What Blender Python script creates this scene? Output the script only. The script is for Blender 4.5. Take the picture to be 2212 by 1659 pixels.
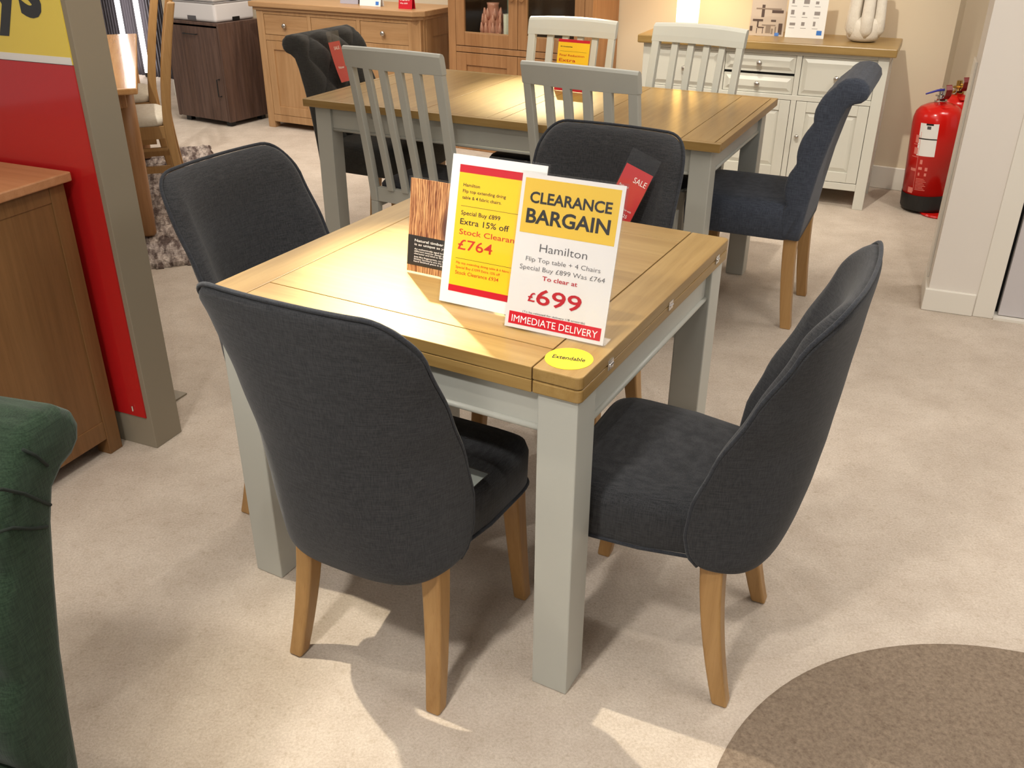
import bpy, bmesh, math, random
from mathutils import Vector, Matrix, noise
R = math.radians
random.seed(7)
for o in list(bpy.data.objects): bpy.data.objects.remove(o)
SC = bpy.context.scene
COL = SC.collection

# ------------------------------------------------------------------ camera
F, CAMH, PITCH, ROLL = 1990.67, 1.51705, 0.484941, -0.0051104
cd = bpy.data.cameras.new('camera'); cam = bpy.data.objects.new('camera', cd); COL.objects.link(cam)
cd.sensor_fit = 'HORIZONTAL'; cd.sensor_width = 36; cd.lens = 36*F/2212; cd.clip_start = .05; cd.clip_end = 60
_f = Vector((0, math.cos(PITCH), -math.sin(PITCH))); _d = Vector((0, -math.sin(PITCH), -math.cos(PITCH))); _x = Vector((1, 0, 0))
_c, _s = math.cos(ROLL), math.sin(ROLL)
_r = _c*_x+_s*_d; _dn = -_s*_x+_c*_d
cam.matrix_world = Matrix(((_r.x, -_dn.x, -_f.x, 0), (_r.y, -_dn.y, -_f.y, 0), (_r.z, -_dn.z, -_f.z, CAMH), (0, 0, 0, 1)))
SC.camera = cam

# ------------------------------------------------------------------ world, exposure, lamps
w = bpy.data.worlds.new('world'); SC.world = w; w.use_nodes = True
w.node_tree.nodes['Background'].inputs[0].default_value = (1, .98, .94, 1)
w.node_tree.nodes['Background'].inputs[1].default_value = .42
SC.view_settings.view_transform = 'Standard'; SC.view_settings.look = 'None'
SC.view_settings.gamma = 1; SC.view_settings.use_curve_mapping = False
SC.view_settings.exposure = -0.04

def aim(o, loc, target):
    o.location = loc
    o.rotation_euler = (Vector(target)-Vector(loc)).to_track_quat('-Z', 'Y').to_euler()
def area(name, loc, size, watts, col=(1, .88, .74), target=None, sizey=None):
    l = bpy.data.lights.new(name, 'AREA'); l.energy = watts; l.color = col; l.size = size
    if sizey: l.shape = 'RECTANGLE'; l.size_y = sizey
    o = bpy.data.objects.new(name, l); COL.objects.link(o); aim(o, loc, target or (loc[0], loc[1]+1e-4, 0)); return o
def spot(name, loc, target, watts, cone, blend=.5, rad=.03, col=(1, .87, .68)):
    l = bpy.data.lights.new(name, 'SPOT'); l.energy = watts; l.color = col; l.spot_size = R(cone); l.spot_blend = blend
    l.shadow_soft_size = rad
    o = bpy.data.objects.new(name, l); COL.objects.link(o); aim(o, loc, target); return o
WH = (1, .965, .91)
area('fill_area_light', (-.3, 2.4, 2.72), 2.2, 22, WH)  # added soft fill for the room, like the other area lights below
spot('track_spot', (-.90, .08, 2.70), (-.15, 1.35, .2), 170, 66, .8, .10, WH)
area('fill_area_light', (-1.2, -1.6, 2.60), .7, 24, WH, target=(0, 1.6, .4))  # added fill behind the camera, brightens the near table leg
area('fill_area_light', (-.6, 6.2, 2.72), 3.2, 52, WH, sizey=1.5)
area('fill_area_light', (1.9, .9, 2.72), 1.4, 34, WH)
area('fill_area_light', (2.6, 3.4, 2.72), 1.2, 32, WH)
area('fill_area_light', (-2.6, 5.2, 2.72), 1.8, 28, WH)
spot('track_spot', (-.40, .70, 2.7), (0, 1.6, .4), 45, 95, .4, .03, (1, .95, .86))
spot('track_spot', (-1.25, 2.05, 2.7), (.0, 1.36, 0), 300, 34, .9, .015, (1, .91, .74))
spot('track_spot', (-.62, 3.7, 2.7), (-.19, 1.93, .77), 1700, 15.5, 1, .03, (1, .88, .52))
spot('track_spot', (-.2, 4.1, 2.7), (.1, 1.5, .3), 50, 55, .5, .03, WH)
spot('track_spot', (1.9, 3.2, 2.7), (.8, 1.2, 0), 70, 75, .6, .05, WH)
spot('track_spot', (.30, 6.3, 2.7), (.09, 4.12, .77), 1500, 15, 1, .03, (1, .87, .52))
spot('track_spot', (.6, 3.2, 2.7), (1.0, 5.3, .6), 190, 60, .6, .03, (1, .94, .82))
spot('track_spot', (.75, 4.5, 2.7), (.95, 5.65, .55), 130, 34, .5, .02, (1, .93, .78))
spot('track_spot', (1.3, 1.9, 2.7), (1.95, 3.5, .8), 70, 50, .8, .05, WH)  # not a known track lamp: added to brighten the white pier
spot('track_spot', (-1.2, 4.6, 2.7), (-1.3, 7.0, .5), 110, 75, .7, .03, (1, .92, .8))
spot('track_spot', (2.4, 3.9, 2.7), (2.1, 5.2, .3), 55, 70, .6, .03, (1, .92, .8))
spot('track_spot', (-1.9, 3.8, 2.7), (-2.2, 5.8, .2), 140, 75, .7, .03, WH)
spot('track_spot', (-1.7, 1.2, 2.7), (-1.6, 2.6, 1.0), 25, 60, .6, .03, (1, .9, .76))

# ------------------------------------------------------------------ materials
MATS = {}
def newmat(name):
    m = bpy.data.materials.new(name); m.use_nodes = True; MATS[name] = m
    nt = m.node_tree; return m, nt, nt.nodes['Principled BSDF']
def sl(c):
    return tuple(((v/255)/12.92 if v/255 <= .04045 else ((v/255+.055)/1.055)**2.4) for v in c)+(1,)
def mixer(nt, a, b, fac):
    n = nt.nodes.new('ShaderNodeMix'); n.data_type = 'RGBA'
    n.inputs[6].default_value = a; n.inputs[7].default_value = b
    nt.links.new(fac, n.inputs[0]); return n.outputs[2]
def objcoord(nt, scale, rot=(0, 0, 0)):
    t = nt.nodes.new('ShaderNodeTexCoord'); m = nt.nodes.new('ShaderNodeMapping')
    m.inputs['Scale'].default_value = scale; m.inputs['Rotation'].default_value = rot
    nt.links.new(t.outputs['Object'], m.inputs[0]); return m.outputs[0]
def noisetex(nt, vec, scale, detail=3, rough=.55):
    n = nt.nodes.new('ShaderNodeTexNoise'); n.inputs['Scale'].default_value = scale; n.inputs['Detail'].default_value = detail
    n.inputs['Roughness'].default_value = rough
    nt.links.new(vec, n.inputs['Vector']); return n.outputs['Fac']
def ramp(nt, fac, lo, hi):
    n = nt.nodes.new('ShaderNodeMapRange'); n.inputs[1].default_value = lo; n.inputs[2].default_value = hi
    nt.links.new(fac, n.inputs[0]); return n.outputs[0]
def bump(nt, p, h, strength, dist=.002):
    b = nt.nodes.new('ShaderNodeBump'); b.inputs['Strength'].default_value = strength; b.inputs['Distance'].default_value = dist
    nt.links.new(h, b.inputs['Height']); nt.links.new(b.outputs[0], p.inputs['Normal'])
def plain(name, c, rough=.5, metal=0, spec=.5, emit=0):
    m, nt, p = newmat(name); p.inputs['Base Color'].default_value = sl(c); p.inputs['Roughness'].default_value = rough
    p.inputs['Metallic'].default_value = metal; p.inputs['Specular IOR Level'].default_value = spec
    if emit: p.inputs['Emission Color'].default_value = sl(c); p.inputs['Emission Strength'].default_value = emit
    n = noisetex(nt, objcoord(nt, (1, 1, 1)), 220, 2); bump(nt, p, n, .03, .001)
    return m
def paint(name, c, rough=.4):
    m, nt, p = newmat(name)
    n = noisetex(nt, objcoord(nt, (1, 1, 1)), 4, 2)
    c2 = tuple(v*.94 for v in c)
    nt.links.new(mixer(nt, sl(c), sl(c2), n), p.inputs['Base Color']); p.inputs['Roughness'].default_value = rough
    g = noisetex(nt, objcoord(nt, (60, 60, 4)), 6, 3); bump(nt, p, g, .05, .001)
    return m
def wood(name, c1, c2, axis='x', rough=.38, scale=1.0, dark=.35):
    m, nt, p = newmat(name)
    s = {'x': (1.1, 22, 22), 'y': (22, 1.1, 22), 'z': (22, 22, 1.1)}[axis]
    s = tuple(v*scale for v in s)
    v = objcoord(nt, s)
    n1 = noisetex(nt, v, 2.2, 5, .62)
    n3 = noisetex(nt, objcoord(nt, tuple(q*.18 for q in s)), 2.0, 3)
    n2 = noisetex(nt, objcoord(nt, tuple(q*6 for q in s)), 2.0, 2)
    a = mixer(nt, sl(c1), sl(c2), ramp(nt, n1, .3, .75))
    b = nt.nodes.new('ShaderNodeMix'); b.data_type = 'RGBA'; b.blend_type = 'MULTIPLY'; b.inputs[7].default_value = (.86, .80, .72, 1)
    nt.links.new(ramp(nt, n3, .4, .7), b.inputs[0]); nt.links.new(a, b.inputs[6])
    d = nt.nodes.new('ShaderNodeMix'); d.data_type = 'RGBA'; d.blend_type = 'MULTIPLY'; d.inputs[7].default_value = (.72, .62, .5, 1)
    mm = nt.nodes.new('ShaderNodeMath'); mm.operation = 'MULTIPLY'; mm.inputs[1].default_value = dark
    nt.links.new(ramp(nt, n2, .56, .72), mm.inputs[0]); nt.links.new(mm.outputs[0], d.inputs[0]); nt.links.new(b.outputs[2], d.inputs[6])
    nt.links.new(d.outputs[2], p.inputs['Base Color']); p.inputs['Roughness'].default_value = rough
    bump(nt, p, n2, .12, .0006); return m
def fabric(name, c1, c2, rough=.95, weave=1.0, sheen=.12):
    m, nt, p = newmat(name)
    v = noisetex(nt, objcoord(nt, (500, 500, 40)), 1.0, 2)
    h = noisetex(nt, objcoord(nt, (40, 40, 600)), 1.0, 2)
    ad = nt.nodes.new('ShaderNodeMath'); ad.operation = 'ADD'; nt.links.new(v, ad.inputs[0]); nt.links.new(h, ad.inputs[1])
    nt.links.new(mixer(nt, sl(c1), sl(c2), ramp(nt, ad.outputs[0], .75, 1.25)), p.inputs['Base Color'])
    p.inputs['Roughness'].default_value = rough; p.inputs['Sheen Weight'].default_value = sheen; p.inputs['Sheen Roughness'].default_value = .5
    p.inputs['Specular IOR Level'].default_value = .15
    bump(nt, p, ad.outputs[0], .35*weave, .0012); return m
def clear(name, tint=(1, 1, 1), base=.03):
    m, nt, p = newmat(name)
    out = nt.nodes['Material Output']
    t = nt.nodes.new('ShaderNodeBsdfTransparent'); t.inputs[0].default_value = tint+(1,)
    g = nt.nodes.new('ShaderNodeBsdfGlossy'); g.inputs['Roughness'].default_value = .06
    lw = nt.nodes.new('ShaderNodeLayerWeight'); lw.inputs[0].default_value = .5
    pw = nt.nodes.new('ShaderNodeMath'); pw.operation = 'POWER'; pw.inputs[1].default_value = 5; nt.links.new(lw.outputs['Facing'], pw.inputs[0])
    ad = nt.nodes.new('ShaderNodeMath'); ad.operation = 'MULTIPLY_ADD'; ad.inputs[1].default_value = .6; ad.inputs[2].default_value = base; nt.links.new(pw.outputs[0], ad.inputs[0])
    mx = nt.nodes.new('ShaderNodeMixShader'); nt.links.new(ad.outputs[0], mx.inputs[0]); nt.links.new(t.outputs[0], mx.inputs[1]); nt.links.new(g.outputs[0], mx.inputs[2])
    nt.links.new(mx.outputs[0], out.inputs[0]); return m

def carpet():
    m, nt, p = newmat('carpet')
    v = objcoord(nt, (1, 1, 1))
    n1 = noisetex(nt, v, 170, 4, .7); n2 = noisetex(nt, v, 7, 4, .65); n3 = noisetex(nt, v, 48, 3, .7)
    a = mixer(nt, sl((186, 172, 156)), sl((214, 201, 187)), ramp(nt, n1, .3, .7))
    b = nt.nodes.new('ShaderNodeMix'); b.data_type = 'RGBA'; b.blend_type = 'MULTIPLY'; b.inputs[7].default_value = (.84, .82, .80, 1)
    nt.links.new(ramp(nt, n2, .35, .7), b.inputs[0]); nt.links.new(a, b.inputs[6])
    c = nt.nodes.new('ShaderNodeMix'); c.data_type = 'RGBA'; c.blend_type = 'MULTIPLY'; c.inputs[7].default_value = (.86, .84, .80, 1)
    nt.links.new(ramp(nt, n3, .54, .74), c.inputs[0]); nt.links.new(b.outputs[2], c.inputs[6])
    nt.links.new(c.outputs[2], p.inputs['Base Color']); p.inputs['Roughness'].default_value = 1; p.inputs['Specular IOR Level'].default_value = .05
    bump(nt, p, n1, .6, .004); return m
M_CARPET = carpet()
def brown_carpet():
    m, nt, p = newmat('brown_carpet'); v = objcoord(nt, (1, 1, 1))
    n1 = noisetex(nt, v, 120, 4, .7); n3 = noisetex(nt, v, 40, 3, .7)
    a = mixer(nt, sl((112, 97, 83)), sl((144, 128, 111)), ramp(nt, n1, .3, .7))
    c = nt.nodes.new('ShaderNodeMix'); c.data_type = 'RGBA'; c.blend_type = 'MULTIPLY'; c.inputs[7].default_value = (.75, .72, .7, 1)
    nt.links.new(ramp(nt, n3, .55, .8), c.inputs[0]); nt.links.new(a, c.inputs[6])
    nt.links.new(c.outputs[2], p.inputs['Base Color']); p.inputs['Roughness'].default_value = 1; p.inputs['Specular IOR Level'].default_value = .05
    bump(nt, p, n1, .6, .004); return m
M_BROWNC = brown_carpet()
def shag():
    m, nt, p = newmat('shag_pile'); v = objcoord(nt, (3, 14, 3))
    n1 = noisetex(nt, v, 1.6, 5, .7); n2 = noisetex(nt, objcoord(nt, (1, 1, 1)), 60, 3, .7)
    a = mixer(nt, sl((92, 76, 70)), sl((214, 200, 188)), ramp(nt, n1, .42, .66))
    c = nt.nodes.new('ShaderNodeMix'); c.data_type = 'RGBA'; c.blend_type = 'MULTIPLY'; c.inputs[7].default_value = (.6, .56, .54, 1)
    nt.links.new(ramp(nt, n2, .45, .65), c.inputs[0]); nt.links.new(a, c.inputs[6])
    nt.links.new(c.outputs[2], p.inputs['Base Color']); p.inputs['Roughness'].default_value = 1
    return m
M_SHAG = shag()
M_WALL = plain('cream_wall_paint', (214, 199, 174), .9, spec=.2)
M_WALLW = plain('white_wall_paint', (222, 214, 204), .85, spec=.2)
M_SKIRT = plain('white_gloss_trim', (226, 220, 208), .35)
M_CEIL = plain('ceiling_white', (235, 230, 222), .9)
M_GREYP = paint('grey_furniture_paint', (184, 184, 175), .42)
M_CREAMP = paint('ivory_furniture_paint', (212, 209, 197), .4)
OAK1, OAK2 = (160, 131, 80), (138, 109, 60)
M_GROOVE = plain('dark_oak_groove', (92, 66, 36), .7)
M_OAKX = wood('oak_grain_x', OAK1, OAK2, 'x', .33)
M_OAKY = wood('oak_grain_y', OAK1, OAK2, 'y', .33)
M_OAKZ = wood('oak_grain_z', OAK1, OAK2, 'z', .4)
M_LEG = wood('oak_leg', (176, 138, 88), (156, 118, 70), 'z', .42)
HN1, HN2 = (184, 146, 104), (162, 124, 84)
M_HONX = wood('honey_oak_x', HN1, HN2, 'x', .4)
M_HONY = wood('honey_oak_y', HN1, HN2, 'y', .4)
M_HONZ = wood('honey_oak_z', HN1, HN2, 'z', .4)
M_RUSZ = wood('rustic_oak_z', (172, 128, 86), (146, 104, 66), 'z', .45)
M_RUSX = wood('rustic_oak_x', (190, 138, 98), (172, 120, 80), 'x', .4)
M_WALX = wood('walnut_x', (108, 84, 72), (70, 50, 42), 'x', .5, dark=.8)
M_WALZ = wood('walnut_z', (104, 80, 68), (62, 44, 38), 'z', .5, dark=.9)
M_FAB = fabric('charcoal_linen', (40, 41, 43), (60, 60, 62))
M_PIPE = fabric('charcoal_piping', (40, 41, 46), (56, 58, 62))
M_TUFL = fabric('dark_grey_tweed', (50, 49, 47), (66, 65, 62))
M_TUFR = fabric('slate_blue_linen', (52, 57, 67), (74, 79, 90))
M_GREEN = fabric('green_linen', (26, 39, 27), (42, 58, 42))
M_PAD = fabric('dark_seat_cloth', (44, 44, 48), (60, 60, 64))
M_CREAMC = fabric('cream_cushion_cloth', (206, 196, 176), (222, 214, 196))
M_STEEL = plain('brushed_nickel', (190, 184, 176), .3, 1)
M_CHROME = plain('chrome', (225, 225, 225), .12, 1)
M_BRASS = plain('brass', (206, 170, 96), .25, 1)
M_BLACK = plain('black_plastic', (22, 22, 22), .45)
M_DARK = plain('gap_shade_black', (14, 12, 10), .9)  # black colour standing for the shade inside gaps
M_WHITE = plain('white_card', (240, 238, 234), .45)
M_YEL = plain('yellow_print', (246, 198, 34), .4)
M_YEL2 = plain('mustard_print', (216, 178, 58), .4)
M_WHITE2 = plain('dimmed_white_card', (216, 212, 210), .45)  # card white darkened in colour for a sign in weaker light
M_YELP = plain('pale_yellow_poster', (240, 214, 84), .5)
M_RED = plain('red_print', (196, 22, 40), .4)
M_REDP = plain('red_poster', (196, 24, 26), .5)
M_REDT = plain('red_tag_card', (196, 40, 46), .4)
M_INK = plain('black_ink', (28, 24, 22), .5)
M_INKG = plain('grey_ink', (84, 82, 84), .5)
M_INKR = plain('red_ink', (176, 20, 34), .5)
M_INKO = plain('dark_red_ink', (196, 44, 16), .5)
M_INKW = plain('white_ink', (248, 244, 240), .5)
M_STICK = plain('yellow_sticker_paper', (250, 224, 40), .35)
M_CLEAR = clear('clear_acrylic')
M_GLASS = clear('cabinet_glass', (.92, .95, .93))
M_SIGNP = plain('taupe_partition_paint', (140, 130, 112), .6)
M_EXT = plain('red_enamel', (206, 26, 20), .18)
M_LED = plain('led_tube', (255, 250, 250), .5, emit=14)
def lampglass():
    m, nt, p = newmat('glowing_lamp_glass'); p.inputs['Base Color'].default_value = sl((255, 200, 120)); p.inputs['Roughness'].default_value = .4
    t = nt.nodes.new('ShaderNodeTexCoord'); x = nt.nodes.new('ShaderNodeSeparateXYZ'); nt.links.new(t.outputs['Object'], x.inputs[0])
    r = nt.nodes.new('ShaderNodeMapRange'); r.inputs[1].default_value = .0; r.inputs[2].default_value = .13; r.inputs[3].default_value = 1.3; r.inputs[4].default_value = 16
    r.interpolation_type = 'SMOOTHSTEP'; nt.links.new(x.outputs['Z'], r.inputs[0]); p.inputs['Emission Color'].default_value = sl((255, 200, 110)); nt.links.new(r.outputs[0], p.inputs['Emission Strength'])
    return m
M_LAMP = lampglass()
M_CURT = plain('charcoal_slat_wall', (52, 46, 50), .7)
M_BOX = plain('light_grey_plastic', (208, 204, 202), .35)
M_DOOR = plain('lilac_grey_door_paint', (196, 190, 190), .5)
M_BLUE = plain('blue_print', (60, 120, 200), .5)
M_PINK = plain('pink_glazed_glass', (206, 140, 118), .15)
M_GLZ = plain('grey_green_glass', (140, 148, 130), .15)
M_VASE = None
def vasemat():
    m, nt, p = newmat('rough_white_ceramic'); v = objcoord(nt, (1, 1, 1)); n = noisetex(nt, v, 45, 5, .8)
    nt.links.new(mixer(nt, sl((214, 204, 188)), sl((236, 228, 214)), n), p.inputs['Base Color']); p.inputs['Roughness'].default_value = .85
    bump(nt, p, n, .8, .006); return m
M_VASE = vasemat()
def photowood():
    m, nt, p = newmat('timber_photo_print')
    v = objcoord(nt, (34, 1, 4.2)); n = noisetex(nt, v, 2.0, 5, .7)
    wv = nt.nodes.new('ShaderNodeTexWave'); wv.inputs['Scale'].default_value = 55; wv.inputs['Distortion'].default_value = 9; wv.inputs['Detail'].default_value = 3
    wv.inputs['Detail Scale'].default_value = 1.4
    nt.links.new(objcoord(nt, (1, 1, .16)), wv.inputs['Vector'])
    a = mixer(nt, sl((228, 178, 122)), sl((146, 84, 50)), ramp(nt, n, .35, .65))
    b = nt.nodes.new('ShaderNodeMix'); b.data_type = 'RGBA'; b.blend_type = 'MULTIPLY'; b.inputs[7].default_value = (.42, .26, .2, 1)
    nt.links.new(ramp(nt, wv.outputs['Fac'], .62, .95), b.inputs[0]); nt.links.new(a, b.inputs[6])
    # the knot
    g = nt.nodes.new('ShaderNodeTexCoord'); mp = nt.nodes.new('ShaderNodeMapping'); mp.inputs['Location'].default_value = (-.103*1, 0, -.112*.62); mp.inputs['Scale'].default_value = (1, 0, .62)
    nt.links.new(g.outputs['Object'], mp.inputs[0])
    ln = nt.nodes.new('ShaderNodeVectorMath'); ln.operation = 'LENGTH'; nt.links.new(mp.outputs[0], ln.inputs[0])
    rr = nt.nodes.new('ShaderNodeMapRange'); rr.inputs[1].default_value = .028; rr.inputs[2].default_value = .012; nt.links.new(ln.outputs['Value'], rr.inputs[0])
    k = nt.nodes.new('ShaderNodeMix'); k.data_type = 'RGBA'; k.inputs[7].default_value = sl((96, 56, 42)); nt.links.new(rr.outputs[0], k.inputs[0]); nt.links.new(b.outputs[2], k.inputs[6])
    nt.links.new(k.outputs[2], p.inputs['Base Color']); p.inputs['Roughness'].default_value = .3; return m
M_TIMB = photowood()

# ------------------------------------------------------------------ mesh helpers
class MB:
    def __init__(s): s.v = []; s.f = []
    def add(s, vs, fs):
        b = len(s.v); s.v += [tuple(p) for p in vs]; s.f += [tuple(i+b for i in f) for f in fs]; return s
    def box(s, x0, x1, y0, y1, z0, z1):
        vs = [(x, y, z) for z in (z0, z1) for y in (y0, y1) for x in (x0, x1)]
        return s.add(vs, [(0, 2, 3, 1), (4, 5, 7, 6), (0, 1, 5, 4), (2, 6, 7, 3), (0, 4, 6, 2), (1, 3, 7, 5)])
    def prism(s, poly, z0, z1, fn=lambda x, y, z: (x, y, z)):
        n = len(poly)
        ar = sum(poly[i][0]*poly[(i+1) % n][1]-poly[(i+1) % n][0]*poly[i][1] for i in range(n))
        if ar < 0: poly = poly[::-1]
        vs = [fn(x, y, z0) for x, y in poly]+[fn(x, y, z1) for x, y in poly]
        return s.add(vs, [tuple(range(n))[::-1], tuple(range(n, 2*n))]+[(i, (i+1) % n, n+(i+1) % n, n+i) for i in range(n)])
    def loft(s, rings, cap=True, closed=True):
        n = len(rings[0]); vs = [p for r in rings for p in r]; fs = []
        for k in range(len(rings)-1):
            for i in range(n if closed else n-1):
                j = (i+1) % n; fs.append((k*n+i, k*n+j, (k+1)*n+j, (k+1)*n+i))
        if cap: fs += [tuple(range(n))[::-1], tuple(range((len(rings)-1)*n, len(rings)*n))]
        return s.add(vs, fs)
    def tube(s, pts, rad, n=10, closed=False):
        pts = [Vector(p) for p in pts]; rings = []
        up = Vector((0, 0, 1)); m = len(pts)
        prev = None
        for i, p in enumerate(pts):
            a = pts[(i-1) % m] if (closed or i > 0) else p; b = pts[(i+1) % m] if (closed or i < m-1) else p
            t = (b-a).normalized()
            if prev is None:
                q = t.cross(up); q = t.cross(Vector((1, 0, 0))) if q.length < .05 else q
                q.normalize()
            else:
                q = (prev-t*prev.dot(t)).normalized()
            prev = q
            r2 = t.cross(q); r = rad[i] if isinstance(rad, (list, tuple)) else rad
            rings.append([p+(q*math.cos(k*2*math.pi/n)+r2*math.sin(k*2*math.pi/n))*r for k in range(n)])
        if closed: rings.append(rings[0])
        return s.loft(rings, cap=not closed)
    def lathe(s, prof, n=28, c=(0, 0), fn=lambda x, y, z: (x, y, z)):
        rings = [[fn(c[0]+r*math.cos(k*2*math.pi/n), c[1]+r*math.sin(k*2*math.pi/n), z) for k in range(n)] for r, z in prof]
        return s.loft(rings)
    def build(s, name, mat, parent=None, bevel=0, smooth=False, sub=0, seg=2, solid=0, soff=0):
        me = bpy.data.meshes.new(name); me.from_pydata(s.v, [], s.f); me.update()
        b = bmesh.new(); b.from_mesh(me); bmesh.ops.recalc_face_normals(b, faces=b.faces[:]); b.to_mesh(me); b.free()
        o = bpy.data.objects.new(name, me); COL.objects.link(o); me.materials.append(mat)
        if parent: o.parent = parent
        if solid:
            m = o.modifiers.new('solid', 'SOLIDIFY'); m.thickness = solid; m.offset = soff
        if bevel:
            m = o.modifiers.new('bevel', 'BEVEL'); m.width = bevel; m.segments = seg; m.limit_method = 'ANGLE'; m.angle_limit = R(35)
        if sub:
            m = o.modifiers.new('sub', 'SUBSURF'); m.levels = sub; m.render_levels = sub
        if smooth:
            for pl in me.polygons: pl.use_smooth = True
        return o
def thing(name, label, cat, loc=(0, 0, 0), rz=0, group=None):
    o = bpy.data.objects.new(name, None); o.empty_display_size = .1; COL.objects.link(o); o.location = loc; o.rotation_euler = (0, 0, rz)
    o['label'] = label; o['category'] = cat
    if group: o['group'] = group
    return o
def tag(o, label, cat, group=None):
    o['label'] = label; o['category'] = cat
    if group: o['group'] = group
    return o
def struct(o): o['kind'] = 'structure'; return o
def dup(root, loc, rz, label):
    r = root.copy(); COL.objects.link(r); r.location = loc; r.rotation_euler = (0, 0, rz); r['label'] = label
    for ch in list(root.children):
        c = ch.copy(); COL.objects.link(c); c.parent = r
        for g in list(ch.children):
            d = g.copy(); COL.objects.link(d); d.parent = c
    return r

def text_mesh(lines, name, mat, parent, y=-.0012, bold=0.0):
    """lines: (string, x0, x1, z_baseline, cap_height); letters face -y in the parent's x-z plane"""
    vs, fs = [], []
    dg = bpy.context.evaluated_depsgraph_get
    for (st, x0, x1, zb, cap) in lines:
        cu = bpy.data.curves.new('t', 'FONT'); cu.body = st; cu.size = 1; cu.offset = bold; cu.resolution_u = 3
        ob = bpy.data.objects.new('t', cu); COL.objects.link(ob)
        bpy.context.view_layer.update()
        me = bpy.data.meshes.new_from_object(ob.evaluated_get(dg()))
        xs = [v.co.x for v in me.vertices]
        if not xs: continue
        mn, mx = min(xs), max(xs); sx = (x1-x0)/(mx-mn); sy = cap/.70
        b = len(vs)
        vs += [(x0+(v.co.x-mn)*sx, y, zb+v.co.y*sy) for v in me.vertices]
        fs += [tuple(i+b for i in p.vertices) for p in me.polygons]
        bpy.data.objects.remove(ob); bpy.data.curves.remove(cu); bpy.data.meshes.remove(me)
    me = bpy.data.meshes.new(name); me.from_pydata(vs, [], fs); me.update(); me.materials.append(mat)
    o = bpy.data.objects.new(name, me); COL.objects.link(o); o.parent = parent; return o

# ------------------------------------------------------------------ room shell
WD = Vector((.8788, -.4772)); WN = Vector((.4772, .8788))      # along the back wall (to the right), and into it
def wp(o, s, t, z): return (o[0]+WD.x*s+WN.x*t, o[1]+WD.y*s+WN.y*t, z)
def wallbox(name, o, s0, s1, t0, t1, z0, z1, mat, bevel=0):
    return MB().add([wp(o, s, t, z) for z in (z0, z1) for t in (t0, t1) for s in (s0, s1)],
        [(0, 2, 3, 1), (4, 5, 7, 6), (0, 1, 5, 4), (2, 6, 7, 3), (0, 4, 6, 2), (1, 3, 7, 5)]).build(name, mat, bevel=bevel)
struct(MB().box(-7, 6, -3, 12, -.1, 0).build('floor', M_CARPET))
struct(MB().box(-7, 6, -3, 12, 2.8, 2.9).build('ceiling', M_CEIL))
WO = (2.27, 5.35)
struct(wallbox('wall_back', WO, -5.9, .12, .02, .62, 0, 2.8, M_WALL))
struct(wallbox('wall_right', WO, .12, 3.2, .42, .62, 0, 2.8, M_WALL))
struct(wallbox('baseboard_back', WO, -5.9, .135, .004, .02, 0, .13, M_SKIRT, .004))
struct(wallbox('baseboard_right', WO, .12, 3.2, .404, .42, 0, .13, M_SKIRT, .004))
# ribbed charcoal wall far left
def ribbed():
    a = Vector((-2.35, 8.50)); d = Vector((-.866, .5)); n = Vector((.5, .866)); N = 96; L = 3.6; poly = []
    for i in range(N*4+1):
        s = i/(N*4)*L; ph = (i % 4); t = (.012, 0, 0, .012)[ph]
        poly.append((a.x+d.x*s+n.x*t, a.y+d.y*s+n.y*t))
    poly += [(a.x+d.x*L+n.x*.15, a.y+d.y*L+n.y*.15), (a.x+n.x*.15, a.y+n.y*.15)]
    return MB().prism(poly, 0, 2.8)
struct(ribbed().build('wall_left', M_CURT))

# white pier and door at the right
PO = (1.711, 3.567); PD = Vector((.9272, -.3746)); PN = Vector((.3746, .9272))
def pbox(name, s0, s1, t0, t1, z0, z1, mat, bevel=0, parent=None):
    f = lambda s, t, z: (PO[0]+PD.x*s+PN.x*t, PO[1]+PD.y*s+PN.y*t, z)
    return MB().add([f(s, t, z) for z in (z0, z1) for t in (t0, t1) for s in (s0, s1)],
        [(0, 2, 3, 1), (4, 5, 7, 6), (0, 1, 5, 4), (2, 6, 7, 3), (0, 4, 6, 2), (1, 3, 7, 5)]).build(name, mat, parent, bevel=bevel)
struct(pbox('wall_pier', .013, .205, .013, .30, 0, 2.8, M_WALLW))
struct(pbox('baseboard_pier', 0, .195, 0, .30, 0, .095, M_SKIRT, .004))
struct(pbox('trim_1', .004, .013, .15, .30, .095, .97, M_SKIRT, .002))
struct(pbox('trim_2', .198, .275, .008, .20, 0, 2.2, M_SKIRT, .003))
dr = struct(pbox('door_1', .292, 1.12, .03, .07, .012, 2.1, M_DOOR, .003))
hb = MB()
def pf(s, t, z): return (PO[0]+PD.x*s+PN.x*t, PO[1]+PD.y*s+PN.y*t, z)
hb.tube([pf(.318, .03, .70), pf(.318, .012, .70)], .024, 20)
hb.tube([pf(.318, .02, .70), pf(.318, -.012, .70), pf(.326, -.022, .70), pf(.43, -.022, .70)], .009, 12)
hb.build('door_handle', M_STEEL, dr, smooth=True)
struct(pbox('door_gap_shade', .275, 1.2, .075, .12, 0, 2.2, M_DARK))  # dark sheet behind the door leaf, painted shade of its gap
struct(pbox('trim_4', .275, 1.13, .0, .08, 0, .010, M_SKIRT))
struct(pbox('wall_door_side', 1.13, 2.4, .01, .2, 0, 2.8, M_WALLW))
struct(pbox('wall_over_door', .205, 1.13, .01, .2, 2.2, 2.8, M_WALLW))

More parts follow.
